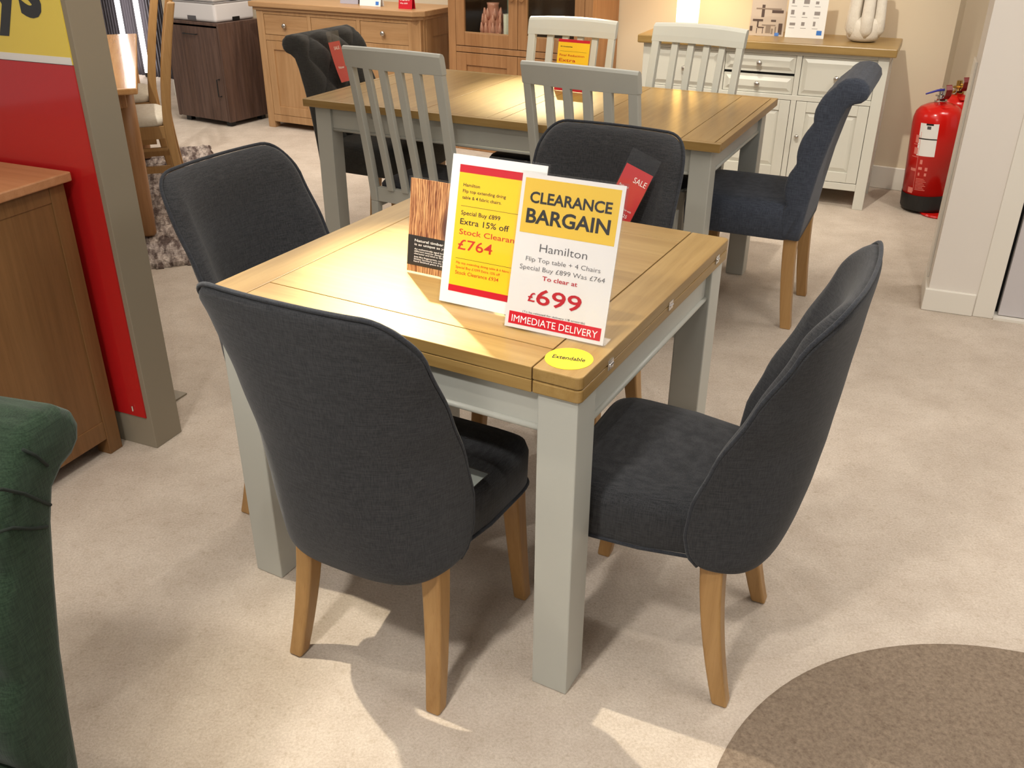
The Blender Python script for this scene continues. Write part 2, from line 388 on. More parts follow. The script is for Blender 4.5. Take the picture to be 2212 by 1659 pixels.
# round brown rug
prof = [(.655-.006, 0), (.655, .002), (.655-.003, .004), (.001, .004)]
rr = MB().lathe([(.001, .0005), (.652, .0005), (.656, .003), (.650, .005), (.001, .005)], 96).build('round_rug', M_BROWNC)
rr.location = (.985, .945, 0); tag(rr, 'round dark brown carpet mat on the beige floor in the bottom right corner', 'rug')

# ------------------------------------------------------------------ tables
def make_table(name, label, N, ang, W, D, H, th, leg, inset, apron_h, flip, grp=None):
    """local x runs from the corner N along the u side, local y along v; both to the inside"""
    u = Vector((math.cos(ang), math.sin(ang)))
    # thing frame: x axis = -u (to the right), y axis = v (away); origin at the far-left end so x stays positive
    o = Vector(N)+u*W
    t = thing(name, label, 'table', (o.x, o.y, 0), math.atan2(-u.y, -u.x), grp)
    g = .0022
    def top(z0, z1, endw, sidew, splits, nm):
        m = MB(); cells = []
        m.box(.002, W-.002, .002, D-.002, z0, z1-.0025)
        b = MB()
        b.box(0, endw-g, 0, D, z0+.0005, z1); b.box(W-endw+g, W, 0, D, z0+.0005, z1)
        b.build('end_board', M_OAKY, None, bevel=.0035 if flip else .0015)
        return m
    if flip:
        zs = ((H-th/2+.0008, H, 'upper_leaf'), (H-th, H-th/2-.0008, 'lower_leaf'))
        for z0, z1, nm in zs:
            core = MB().box(.004, W-.004, .004, D-.004, z0+.0005, z1-.003)
            c = core.build(nm, M_GROOVE, t)
            e = .098; sd = .086
            for x0, x1 in ((0, e-g/2), (W-e+g/2, W)):
                # rounded outer corners
                left = x0 == 0; rc = .012; pts = []
                cs = [(x0 if left else x1)]
                X = x0 if left else x1; sg = 1 if left else -1
                pts = [(x1 if left else x0, 0), (x1 if left else x0, D)]
                for k in range(6): a = k/5*math.pi/2; pts.append((X+sg*rc*(1-math.sin(a)), D-rc*(1-math.cos(a))))
                for k in range(6): a = k/5*math.pi/2; pts.append((X+sg*rc*(1-math.cos(a)), rc*(1-math.sin(a))))
                MB().prism(pts, z0, z1).build('end_board', M_OAKY, c, bevel=.0025)
            MB().box(e+g/2, W-e-g/2, 0, sd-g/2, z0, z1).build('side_board', M_OAKX, c, bevel=.0012)
            MB().box(e+g/2, W-e-g/2, D-sd+g/2, D, z0, z1).build('side_board', M_OAKX, c, bevel=.0012)
            MB().box(e+g/2, W-e-g/2, sd+g/2, D-sd-g/2, z0, z1).build('centre_panel', M_OAKX, c, bevel=.0004)
    else:
        z0, z1 = H-th, H
        c = MB().box(.003, W-.003, .003, D-.003, z0, z1-.003).build('tabletop', M_GROOVE, t)
        r = .024
        MB().box(0, W, 0, r, z0, z1).build('edge_rail', M_OAKX, c, bevel=.0015); MB().box(0, W, D-r, D, z0, z1).build('edge_rail', M_OAKX, c, bevel=.0015)
        MB().box(0, r, r+g, D-r-g, z0, z1).build('edge_rail', M_OAKY, c, bevel=.0015); MB().box(W-r, W, r+g, D-r-g, z0, z1).build('edge_rail', M_OAKY, c, bevel=.0015)
        xs = [r+g, .15, .56, .86, .92, 1.22, 1.63, W-r-g]
        for a, b in zip(xs[:-1], xs[1:]):
            MB().box(a+g/2, b-g/2, r+g, D-r-g, z0, z1-.0003).build('leaf_board', M_OAKY, c, bevel=.0008)
    zt = H-th-.0005
    i, L = inset, leg
    for x in (i, W-i-L):
        for y in (i, D-i-L):
            MB().box(x, x+L, y, y+L, 0, zt).build('leg', M_GREYP, t, bevel=.003)
    ai = i+.014; at = .02
    def ap(x0, x1, y0, y1, along):
        a = MB().box(x0, x1, y0, y1, zt-apron_h, zt).build('apron', M_GREYP, t, bevel=.001)
        if along == 'x': MB().tube([(x0, y0-.001 if y0 < D/2 else y1+.001, zt-apron_h+.006), (x1, y0-.001 if y0 < D/2 else y1+.001, zt-apron_h+.006)], .0065, 10).build('bead_moulding', M_GREYP, a, smooth=True)
        else: MB().tube([(x0-.001 if x0 < W/2 else x1+.001, y0, zt-apron_h+.006), (x0-.001 if x0 < W/2 else x1+.001, y1, zt-apron_h+.006)], .0065, 10).build('bead_moulding', M_GREYP, a, smooth=True)
    ap(i+L, W-i-L, ai, ai+at, 'x'); ap(i+L, W-i-L, D-ai-at, D-ai, 'x')
    ap(ai, ai+at, i+L, D-i-L, 'y'); ap(W-ai-at, W-ai, i+L, D-i-L, 'y')
    return t
T1 = make_table('dining_table', 'square oak topped flip-top dining table with grey painted legs, in the foreground', (.12168, 1.43248), 2.6423, .889, .872, .772, .052, .082, .008, .088, True)
for yy in (.13, .455, .78):
    h = MB().box(.8885, .8912, yy-.012, yy+.012, .772-.026-.010, .772-.026+.010)
    h.tube([(.8905, yy-.009, .746), (.8905, yy+.009, .746)], .0035, 10)
    h.build('hinge', M_CHROME, T1, bevel=.0008)
T2 = make_table('dining_table', 'long oak topped dining table with grey painted legs, behind the square one', (.7134, 3.1937), 2.6868, 1.78, .941, .770, .03, .078, .034, .10, False)

# ------------------------------------------------------------------ fabric dining chair
def lerp(tab, z):
    if z <= tab[0][0]: return tab[0][1:]
    for a, b in zip(tab[:-1], tab[1:]):
        if z <= b[0]:
            k = (z-a[0])/(b[0]-a[0]); k = k*k*(3-2*k)*.35+k*.65
            return tuple(p+(q-p)*k for p, q in zip(a[1:], b[1:]))
    return tab[-1][1:]
#            z     halfw   yback   wrap
SHELL = [(.318, .190, -.030, .085), (.345, .206, -.048, .125), (.38, .217, -.060, .160), (.43, .223, -.072, .180), (.50, .228, -.085, .186), (.60, .232, -.098, .165),
         (.72, .236, -.110, .120), (.84, .232, -.122, .070), (.93, .222, -.132, .030)]
def shell_pt(u, t, off=0.0):
    s = abs(u)
    k = max(0, (s-.60)/.40); ztop = .934-.082*(1-math.sqrt(max(0, 1-k*k)))-.004*s*s
    k2 = max(0, (s-.55)/.45); zbot = .318+.035*(1-math.sqrt(max(0, 1-k2*k2)))
    z = zbot+(ztop-zbot)*t
    W, yb, wr = lerp(SHELL, z)
    kt = max(0, (t-.93)/.07)
    x = W*math.sin(u*1.12)/math.sin(1.12)
    y = yb+wr*s**(3.0-.9*min(1, max(0, (z-.32)/.3)))
    return Vector((x, y+off, z))
def make_fabric_chair(label):
    t = thing('fabric_dining_chair', label, 'chair')
    nu, nt_ = 32, 26
    us = [math.sin((i/nu*2-1)*math.pi/2*.96)/math.sin(math.pi/2*.96) for i in range(nu+1)]
    ts = [.5-.5*math.cos(j/nt_*math.pi*.98+.0)/math.cos(0) if False else j/nt_ for j in range(nt_+1)]
    vs = [shell_pt(u, q) for q in ts for u in us]; n = nu+1
    fs = [(j*n+i, j*n+i+1, (j+1)*n+i+1, (j+1)*n+i) for j in range(nt_) for i in range(nu)]
    m = MB().add(vs, fs)
    me = bpy.data.meshes.new('backrest')
    # give the padding its thickness by hand: outer skin, plump inner skin
    N = {}
    tmp = bmesh.new(); bv = [tmp.verts.new(v) for v in vs]
    for f in fs: tmp.faces.new([bv[i] for i in f])
    tmp.normal_update(); nor = [v.normal.copy() for v in bv]; tmp.free()
    sgn = 1 if nor[len(vs)//2].y > 0 else -1
    th = []
    for j, q in enumerate(ts):
        for i, u in enumerate(us):
            e = min(1, (1-abs(u))*7+.0, (1-q)*10, q*8); th.append(.020+.024*max(0, min(1, e))**.5)
    inner = [v+sgn*nn*h for v, nn, h in zip(vs, nor, th)]
    M2 = MB(); M2.add(vs+inner, [])
    k = len(vs); ff = list(fs)+[tuple(i+k for i in f[::-1]) for f in fs]
    rim = [i for i in range(n)]+[(j+1)*n-1 for j in range(1, nt_+1)]+[nt_*n+i for i in range(n-2, -1, -1)]+[j*n for j in range(nt_-1, 0, -1)]
    for a, b in zip(rim, rim[1:]+rim[:1]): ff.append((a, b, b+k, a+k))
    M2.f = ff
    bk = M2.build('backrest', M_FAB, t, smooth=True, sub=1)
    # piping runs round the outer rim (sides and top)
    path = [j*n for j in range(0, nt_+1)]+[nt_*n+i for i in range(1, n)]+[(j+1)*n-1 for j in range(nt_-1, -1, -1)]
    pts = [vs[i]*.62+inner[i]*.38 for i in path]
    # push outward slightly
    cen = Vector((0, -.08, .62)); pts = [p+((p-cen)*Vector((1, .0, 1))).normalized()*.004 if False else p+Vector((p.x, 0, p.z-.62)).normalized()*.0035 for p in pts]
    MB().tube(pts, .0042, 8).build('piping', M_PIPE, bk, smooth=True)
    # seat
    rings = []
    prof = [(.352, -.012), (.362, 0), (.44, .002), (.462, -.004), (.475, -.022), (.482, -.06)]
    def outline(off):
        P = []
        for k in range(40):
            a = k/40*2*math.pi; c, s_ = math.cos(a), math.sin(a)
            ex = .24
            x = math.copysign(abs(c)**ex, c); y = math.copysign(abs(s_)**ex, s_)
            yy = .205+y*(.202+off); wx = .196+.018*(y*.5+.5)-.05*max(0, -y-.45)/.55
            P.append((x*(wx+off), yy))
        return P
    rings = [[(x, y, z) for x, y in outline(off)] for z, off in prof]
    rings.append([(x, y, .486) for x, y in outline(-.12)])
    MB().loft(rings).build('seat', M_FAB, t, smooth=True)
    st = t.children[-1]
    MB().tube([(x, y, .357) for x, y in outline(.001)], .004, 8, closed=True).build('piping', M_PIPE, st, smooth=True)
    def leg(pts, w0, w1, d0, d1):
        rs = []
        for q, (x, y, z) in enumerate(pts):
            k = q/(len(pts)-1); a = (w0+(w1-w0)*k)/2; b = (d0+(d1-d0)*k)/2
            rs.append([(x-a, y-b, z), (x+a, y-b, z), (x+a, y+b, z), (x-a, y+b, z)])
        MB().loft(rs).build('leg', M_LEG, t, bevel=.006, seg=3)
    for s in (-1, 1):
        leg([(s*.165, .055-.055*(k/8)**2.2, .372*(1-k/8)) for k in range(9)][:8]+[(s*.178, .002, .0)], .046, .036, .050, .036) if False else \
        leg([(s*(.158+.024*(k/8)**1.5), .060-.058*(k/8)**1.8, .372*(1-k/8)) for k in range(9)], .046, .034, .050, .034)
        leg([(s*(.172+.010*(k/8)), .372+.034*(k/8)**1.5, .36*(1-k/8)) for k in range(9)], .044, .033, .044, .033)
    return t
G4 = 'charcoal fabric chairs around the square table'
fc = make_fabric_chair('charcoal fabric dining chair nearest the camera, its curved back seen from behind'); fc['group'] = G4
fc.location = (-.32, 1.484, 0); fc.rotation_euler = (0, 0, R(62.7-90))
dup(fc, (.531, 1.590, 0), R(154-90), 'charcoal fabric dining chair seen side-on at the right of the square table')
dup(fc, (-.648, 2.272, 0), R(-28.6-90), 'charcoal fabric dining chair at the left edge of the square table, backrest front showing')
chB = dup(fc, (.245, 2.60, 0), R(-118.6-90), 'charcoal fabric dining chair behind the square table, a red sale tag hanging on it')

# ------------------------------------------------------------------ painted slat-back chair
def make_slat_chair(label):
    t = thing('slat_back_chair', label, 'chair')
    def yb(z):   # lean of the back, 0 at the seat
        k = max(0, z-.40)/.63; return -.022-.115*k**1.25-.0*k
    def strip(x0, x1, xt0, xt1, z0, z1, th, n=12, cv=.022):
        rs = []
        for i in range(n+1):
            k = i/n; z = z0+(z1-z0)*k
            a = x0+(xt0-x0)*k; b = x1+(xt1-x1)*k; y = yb(z)
            c = lambda x: -cv*(1-(x/.215)**2)*max(0, min(1, (z-.43)/.3))
            rs.append([(a, y+c(a), z), (b, y+c(b), z), (b, y+c(b)+th, z), (a, y+c(a)+th, z)])
        return MB().loft(rs)
    ZT = 1.03
    for s in (-1, 1):
        p = strip(min(s*.182, s*.216), max(s*.182, s*.216), min(s*.184, s*.217), max(s*.184, s*.217), .40, .95, .030)
        rs = []
        for i in range(7):
            k = i/6; z = .40*(1-k); y = yb(.40)-.055*k**1.6; w_ = .034
            rs.append([(s*.199-w_/2, y, z), (s*.199+w_/2, y, z), (s*.199+w_/2, y+.034, z), (s*.199-w_/2, y+.034, z)])
        p.loft(rs); p.build('back_leg', M_GREYP, t, bevel=.003)
        MB().box(s*.199-.018, s*.199+.018, .345, .381, 0, .43).build('leg', M_GREYP, t, bevel=.003)
    for k in range(4):
        xc = -.109+k*.0727
        strip(xc-.015, xc+.015, xc*1.04-.015, xc*1.04+.015, .455, .955, .021).build('slat', M_GREYP, t, bevel=.002)
    # crest rail
    rs = []
    for i in range(17):
        u = i/16*2-1; x = u*.2195; c = -.022*(1-u*u)
        def P(z, th): return (x, yb(z)+c+th, z)
        zt = ZT-.006*u*u
        rs.append([P(.948, 0), P(.975, -.001), P(zt-.012, -.002), P(zt-.002, .004), P(zt, .013), P(zt-.004, .024), P(zt-.014, .031), P(.975, .032), P(.948, .031)])
    MB().loft(rs).build('crest_rail', M_GREYP, t, bevel=.0015, smooth=False)
    MB().box(-.182, .182, -.018, .004, .40, .46).build('lower_rail', M_GREYP, t, bevel=.002)
    MB().box(-.20, .20, .352, .374, .37, .435).box(-.21, -.19, .0, .36, .37, .435).box(.19, .21, .0, .36, .37, .435).build('seat_frame', M_GREYP, t, bevel=.002)
    prof = [(.432, -.006), (.440, 0), (.462, 0), (.474, -.008), (.480, -.03), (.483, -.08)]
    def outl(off):
        P = []
        for k in range(32):
            a = k/32*2*math.pi; c, s_ = math.cos(a), math.sin(a); ex = .22
            P.append((math.copysign(abs(c)**ex, c)*(.205+off), .198+math.copysign(abs(s_)**ex, s_)*(.186+off)))
        return P
    MB().loft([[(x, y, z) for x, y in outl(o_)] for z, o_ in prof]).build('seat_pad', M_PAD, t, smooth=True)
    return t
def sc_place(ctr, face, lean=.139):
    a = R(face); return (ctr[0]+math.cos(a)*lean, ctr[1]+math.sin(a)*lean, 0), R(face-90)
sc = make_slat_chair('grey painted slat-back chair, near side of the long table, left one'); sc['group'] = 'painted slat-back chairs along the long table'
l_, r_ = sc_place((-.46, 3.555), 61.2); sc.location = l_; sc.rotation_euler = (0, 0, r_)
for c_, f_, lb in (((.21, 3.21), 59.9, 'grey painted slat-back chair, long table near side, behind the charcoal chair with the tag'),
                   ((.285, 4.60), -115.8, 'pale painted slat-back chair, far side of the long table, behind the yellow final reduction sign'),
                   ((.834, 4.345), -124.4, 'pale painted slat-back chair, far side of the long table, in front of the ivory sideboard')):
    l_, r_ = sc_place(c_, f_); dup(sc, l_, r_, lb)

# ------------------------------------------------------------------ scroll-back tufted chair
def make_scroll_chair(label, mat, roll_tufts=False):
    t = thing('scroll_back_chair', label, 'chair')
    HW = .232
    # side profile (y,z), counter-clockwise starting at the front bottom, going up the front, over the roll and down the back
    front = [(.066, .36), (.078, .44), (.076, .52), (.066, .60), (.048, .68), (.028, .76), (.006, .83), (-.016, .88), (-.042, .918), (-.074, .940), (-.108, .946)]
    roll = [(-.136, .940), (-.156, .922), (-.162, .900), (-.155, .878), (-.138, .864), (-.116, .858)]
    back = [(-.094, .842), (-.078, .80), (-.058, .72), (-.036, .62), (-.018, .50), (-.006, .40), (-.002, .36)]
    def dense(pts, n):
        out = []
        for i in range(len(pts)-1):
            for k in range(n): out.append((pts[i][0]+(pts[i+1][0]-pts[i][0])*k/n, pts[i][1]+(pts[i+1][1]-pts[i][1])*k/n))
        out.append(pts[-1]); return out
    fr = dense(front+roll[:2], 5); rest = roll[2:]+back
    prof = fr+rest; nf = len(fr)
    # arc length of the front for the tuft pattern
    arc = [0]
    for a, b in zip(prof[:-1], prof[1:]): arc.append(arc[-1]+math.hypot(b[0]-a[0], b[1]-a[1]))
    nx = 72; rings = []
    for i in range(nx+1):
        x = (i/nx*2-1)*HW; ring = []
        for j, (y, z) in enumerate(prof):
            a = prof[j-1] if j else prof[j]; b = prof[j+1] if j < len(prof)-1 else prof[j]
            ty, tz = b[0]-a[0], b[1]-a[1]; L = math.hypot(ty, tz) or 1
            ny, nz = tz/L, -ty/L     # outward normal for a front running upwards (front is +y)
            e = max(0, (abs(x)-HW+.022)/.022); rnd = -(1-math.sqrt(max(0, 1-e*e)))*.016
            d = rnd
            if j < nf:
                p_, q_ = (.085, .105) if roll_tufts else (.11, .155)
                A = (x+.5*p_)/p_+arc[j]/q_+.15; B = (x+.5*p_)/p_-arc[j]/q_-.15
                h = (abs(math.sin(math.pi*A/1.0*.5*1))*abs(math.sin(math.pi*B*.5)))
                if not roll_tufts: h = abs(math.sin(math.pi*(arc[j]+.02)/.150))*(.75+.25*abs(math.sin(math.pi*x/.16)))
                fade = min(1, max(0, (arc[j]-.06)/.05))*min(1, max(0, (arc[nf-1]-arc[j]-(.05 if roll_tufts else .10))/.08))
                edge = min(1, max(0, (HW-abs(x))/.03))
                d += (.028*(h**.5)-.020)*fade*((.35+.65*edge) if roll_tufts else (.75+.25*edge))
            ring.append((x, y+ny*d, z+nz*d))
        rings.append(ring)
    m = MB().loft(rings)
    m.build('backrest', mat, t, smooth=True)
    rg = []
    for z, off in ((.352, -.012), (.360, 0), (.44, .003), (.465, 0), (.482, -.014), (.490, -.045), (.493, -.10)):
        P = []
        for k in range(40):
            a = k/40*2*math.pi; c, s_ = math.cos(a), math.sin(a); ex = .22
            P.append((math.copysign(abs(c)**ex, c)*(HW-.004+off), .232+math.copysign(abs(s_)**ex, s_)*(.228+off), z))
        rg.append(P)
    MB().loft(rg).build('seat', mat, t, smooth=True)
    def leg(pts, w0, w1):
        rs = []
        for q, (x, y, z) in enumerate(pts):
            a = (w0+(w1-w0)*q/(len(pts)-1))/2
            rs.append([(x-a, y-a, z), (x+a, y-a, z), (x+a, y+a, z), (x-a, y+a, z)])
        MB().loft(rs).build('leg', M_LEG, t, bevel=.003)
    for s in (-1, 1):
        leg([(s*.192, .030-.030*(k/6)**1.6, .362*(1-k/6)) for k in range(7)], .050, .040)
        leg([(s*.195, .41, .362*(1-k/3)) for k in range(4)], .048, .038)
    return t
def place(o, loc, face): o.location = (loc[0], loc[1], 0); o.rotation_euler = (0, 0, R(face-90)); return o
scR = place(make_scroll_chair('slate blue scroll-back chair at the right end of the long table', M_TUFR), (1.176, 3.553), 155.3)
scL = place(make_scroll_chair('dark grey button-tufted scroll-back chair at the left end of the long table', M_TUFL, True), (-.823, 4.60), -26.6)
scG = place(make_scroll_chair('green scroll-back chair cut off by the bottom left corner', M_GREEN), (-.833, .958), -105)
M_SEAM = plain('dark_green_seam', (16, 26, 18), .95)
for path in ([(.012, .905), (-.012, .893), (-.040, .868), (-.074, .828)], [(.020, .850), (-.010, .838), (-.036, .818), (-.060, .804)], [(-.056, .922), (-.072, .904), (-.086, .880)]):
    MB().tube([(-.2325, y_, z_) for y_, z_ in path], .0022, 8).build('seam', M_SEAM, scG, smooth=True)
scR.scale = (1, 1, 1.03); scL.scale = (1, 1, 1.02)
for o_ in (scR, scL, scG): o_['group'] = 'scroll-back chairs'

# ------------------------------------------------------------------ signs
def signframe(name, label, cat, bl, ang, tilt, group=None):
    o = thing(name, label, cat, bl, 0, group)
    d = Vector((math.cos(ang), math.sin(ang), 0)); n = Vector((-math.sin(ang), math.cos(ang), 0))
    up = Vector((0, 0, 1))*math.cos(tilt)+n*math.sin(tilt); yy = up.cross(d)
    o.rotation_euler = Matrix(((d.x, yy.x, up.x), (d.y, yy.y, up.y), (d.z, yy.z, up.z))).to_euler()
    return o
def holder(parent, W, H, tilt, foot=.07, m=.004):
    """clear acrylic: a front sheet and a back sheet with a foot running back along the table"""
    b = MB().box(-m, W+m, -.0030, -.0020, -.001, H+m).build('front_sheet', M_CLEAR, parent)
    c = MB(); c.box(-m, W+m, .0015, .0035, -.001, H+m)
    ct, st = math.cos(tilt), math.sin(tilt)
    # foot, lying on the table behind the sheet (undo the tilt)
    def g(x, y, z): return (x, y*ct-z*st, y*st+z*ct)
    vs = [g(x, y, z) for z in (.0004, .0024) for y in (.001, foot) for x in (-m, W+m)]
    c.add(vs, [(0, 2, 3, 1), (4, 5, 7, 6), (0, 1, 5, 4), (2, 6, 7, 3), (0, 4, 6, 2), (1, 3, 7, 5)])
    c.build('acrylic_foot', M_CLEAR, parent, bevel=.0005)
def rect(parent, name, mat, W, H, x0, x1, v0, v1, y=-.0006, th=.0003):
    return MB().box(x0*W, x1*W, y-th, y, (1-v1)*H, (1-v0)*H).build(name, mat, parent)
def T(s, x0, x1, vb, cap, W, H): return (s, x0*W, x1*W, (1-vb)*H, cap*H)
# A: clearance bargain
W_, H_ = .207, .296
A = signframe('price_sign', 'white clearance bargain sign with mustard heading and red 699 price, on the square table', 'sign', (-.0155, 1.6533, .7752), -.4628, .2696, 'price signs on the square table')
MB().box(0, W_, -.0006, .0010, .001, H_).build('card', M_WHITE2, A)
rect(A, 'heading_panel', M_YEL2, W_, H_, .035, .965, .028, .372)
rect(A, 'footer_panel', M_RED, W_, H_, .035, .965, .890, .972)
text_mesh([T('CLEARANCE', .10, .90, .178, .068, W_, H_), T('BARGAIN', .085, .905, .305, .088, W_, H_)], 'lettering', M_INK, A, bold=.026)
text_mesh([T('Hamilton', .26, .73, .480, .052, W_, H_), T('Flip Top table + 4 Chairs', .135, .875, .548, .030, W_, H_),
           T('Special Buy £899 Was £764', .085, .93, .604, .030, W_, H_)], 'lettering', M_INKG, A, bold=-.006)
text_mesh([T('To clear at', .325, .675, .658, .028, W_, H_), T('£', .205, .28, .805, .058, W_, H_), T('699', .29, .74, .815, .100, W_, H_)], 'lettering', M_INKR, A, bold=.012)
text_mesh([T('(To be released for delivery 1/8 onwards)', .17, .80, .884, .012, W_, H_)], 'lettering', M_INK, A, y=-.0014)
text_mesh([T('IMMEDIATE DELIVERY', .068, .935, .957, .046, W_, H_)], 'lettering', M_INKW, A, bold=0, y=-.0014)
holder(A, W_, H_, .2696, .034)
# B: yellow special buy
W_, H_ = .210, .300
Bs = signframe('price_sign', 'yellow Hamilton stock clearance price sign with red bands, behind the clearance bargain sign', 'sign', (-.1525, 1.7790, .7752), -.4842, .2438, 'price signs on the square table')
MB().box(0, W_, -.0006, .0010, .001, H_).build('card', M_WHITE, Bs)
rect(Bs, 'yellow_panel', M_YEL, W_, H_, .09, .915, .10, .905)
rect(Bs, 'red_band', M_RED, W_, H_, .09, .915, .062, .112, y=-.0009)
rect(Bs, 'red_band', M_RED, W_, H_, .09, .915, .868, .912, y=-.0009)
rect(Bs, 'rule', M_INK, W_, H_, .14, .86, .329, .331, y=-.0009)
rect(Bs, 'rule', M_INK, W_, H_, .14, .86, .681, .683, y=-.0009)
text_mesh([T('Hamilton', .145, .325, .202, .022, W_, H_), T('Flip top extending dning', .145, .61, .242, .021, W_, H_), T('table & 4 fabric chairs.', .145, .57, .284, .021, W_, H_),
           T('Special Buy £899', .15, .575, .388, .028, W_, H_), T('Extra 15% off', .15, .68, .452, .039, W_, H_)], 'lettering', M_INK, Bs, y=-.0012, bold=.006)
text_mesh([T('Stock Clearance', .15, .85, .519, .036, W_, H_), T('£764', .15, .53, .620, .068, W_, H_),
           T('Flip top extending dining table & 6 fabric chairs', .15, .83, .718, .015, W_, H_), T('Special Buy £1099 Extra 15% off', .15, .64, .750, .017, W_, H_), T('Stock Clearance £934', .15, .63, .790, .024, W_, H_)], 'lettering', M_INKO, Bs, y=-.0012, bold=.006)
holder(Bs, W_, H_, .2438)
# W: timber leaflet
W_, H_ = .148, .206
Ws = signframe('information_sign', 'small timber photo sign with white text on black, left of the yellow price sign', 'sign', (-.2380, 1.955, .7752), -.50, .17, 'price signs on the square table')
MB().box(0, W_, -.0006, .0010, .001, H_).build('card', M_TIMB, Ws)
rect(Ws, 'black_panel', M_INK, W_, H_, 0, 1, .60, .925)
text_mesh([T('Natural timber furniture', .12, .95, .665, .028, W_, H_), T('is as unique as your home', .12, .95, .705, .026, W_, H_),
           T('An authentically aged look lends itself', .12, .90, .752, .017, W_, H_), T('different interior design styles. It adds', .12, .9, .777, .017, W_, H_), T('character and kind to the environment', .12, .9, .802, .017, W_, H_),
           T('Just like fingerprints, no two pieces of', .12, .9, .836, .017, W_, H_), T('timber furniture are the same. Each', .12, .85, .861, .017, W_, H_), T('hand finished piece is absolutely', .12, .8, .886, .017, W_, H_)], 'lettering', M_INKW, Ws, y=-.0012, bold=.008)
holder(Ws, W_, H_, .17, .05)
# sticker
st_ = MB().lathe([(.001, 0), (.0445, 0), (.0445, .0005), (.001, .0005)], 48).build('round_sticker', M_STICK)
st_.location = (.104, 1.514, .7722); st_.rotation_euler = (0, 0, -.30)
tag(st_, 'round yellow extendable sticker on the near corner of the square table', 'sticker')
tx = text_mesh([('Extendable', -.031, .031, -.006, .0145)], 'lettering', M_INK, st_, y=0, bold=.02)
tx.rotation_euler = (R(-90), 0, 0); tx.location = (0, 0, .0009)
# Y2: final reduction on table 2
W_, H_ = .150, .212
Y2 = signframe('price_sign', 'yellow final reduction sign with red bands, standing on the long table', 'sign', (.1782, 4.2027, .7715), -.5193, .1774)
MB().box(0, W_, -.0006, .0010, .001, H_).build('card', M_YEL, Y2)
rect(Y2, 'red_band', M_RED, W_, H_, 0, 1, 0, .055); rect(Y2, 'red_band', M_RED, W_, H_, 0, 1, .93, 1)
rect(Y2, 'rule', M_INK, W_, H_, .07, .92, .228, .231)
text_mesh([T('All Accessories', .07, .46, .150, .022, W_, H_)], 'lettering', M_INK, Y2, bold=.02)
text_mesh([T('Final Reduction', .07, .87, .325, .040, W_, H_), T('Extra', .07, .60, .430, .060, W_, H_)], 'lettering', M_INKO, Y2, bold=.006)
holder(Y2, W_, H_, .1774, .05)

# red swing tags in clear sleeves
def sale_tag(label, M, W, H, lines, bend=0.0):
    o = thing('swing_tag', label, 'tag'); o.matrix_world = M
    def sheet(x0, x1, z0, z1, y0, th, nm, mat, parent):
        rs = []
        for i in range(11):
            z = z0+(z1-z0)*i/10; yo = bend*((z/H)**2)
            rs.append([(x0, y0+yo, z), (x1, y0+yo, z), (x1, y0+yo+th, z), (x0, y0+yo+th, z)])
        return MB().loft(rs).build(nm, mat, parent)
    sheet(0, W, 0, H*.80, 0, .0008, 'red_card', M_REDT, o)
    sheet(-.003, W+.003, -.003, H, -.0022, .0005, 'clear_sleeve', M_CLEAR, o)
    tm = text_mesh(lines, 'lettering', M_INKW, o, y=-.0008)
    for v in tm.data.vertices: v.co.y += bend*((v.co.z/H)**2)
    return o
def frame_from(bl, xdir, updir):
    x = Vector(xdir).normalized(); z = Vector(updir); z = (z-x*z.dot(x)).normalized(); y = z.cross(x)
    return Matrix(((x.x, y.x, z.x, bl[0]), (x.y, y.y, z.y, bl[1]), (x.z, y.z, z.z, bl[2]), (0, 0, 0, 1)))

# ------------------------------------------------------------------ cabinet helpers
def panel_door(x0, x1, z0, z1, y, parent, mat, matp, name='door', raised=True, rail=.045, side='door'):
    d = MB()
    d.box(x0, x0+rail, y, y+.018, z0, z1).box(x1-rail, x1, y, y+.018, z0, z1).box(x0+rail, x1-rail, y, y+.018, z0, z0+rail).box(x0+rail, x1-rail, y, y+.018, z1-rail, z1)
    o = d.build(name, mat, parent, bevel=.002)
    a, b, c, e = x0+rail, x1-rail, z0+rail, z1-rail; k = .022
    pm = MB()
    if raised:
        yy = y+.011; f = y+.004
        pm.add([(a, yy, c), (b, yy, c), (b, yy, e), (a, yy, e), (a+k, f, c+k), (b-k, f, c+k), (b-k, f, e-k), (a+k, f, e-k), (a, y+.017, c), (b, y+.017, c), (b, y+.017, e), (a, y+.017, e)],
               [(0, 1, 5, 4), (1, 2, 6, 5), (2, 3, 7, 6), (3, 0, 4, 7), (4, 5, 6, 7), (8, 11, 10, 9), (0, 8, 9, 1), (1, 9, 10, 2), (2, 10, 11, 3), (3, 11, 8, 0)])
    else: pm.box(a, b, y+.010, y+.016, c, e)
    pm.build('panel', matp, o)
    return o
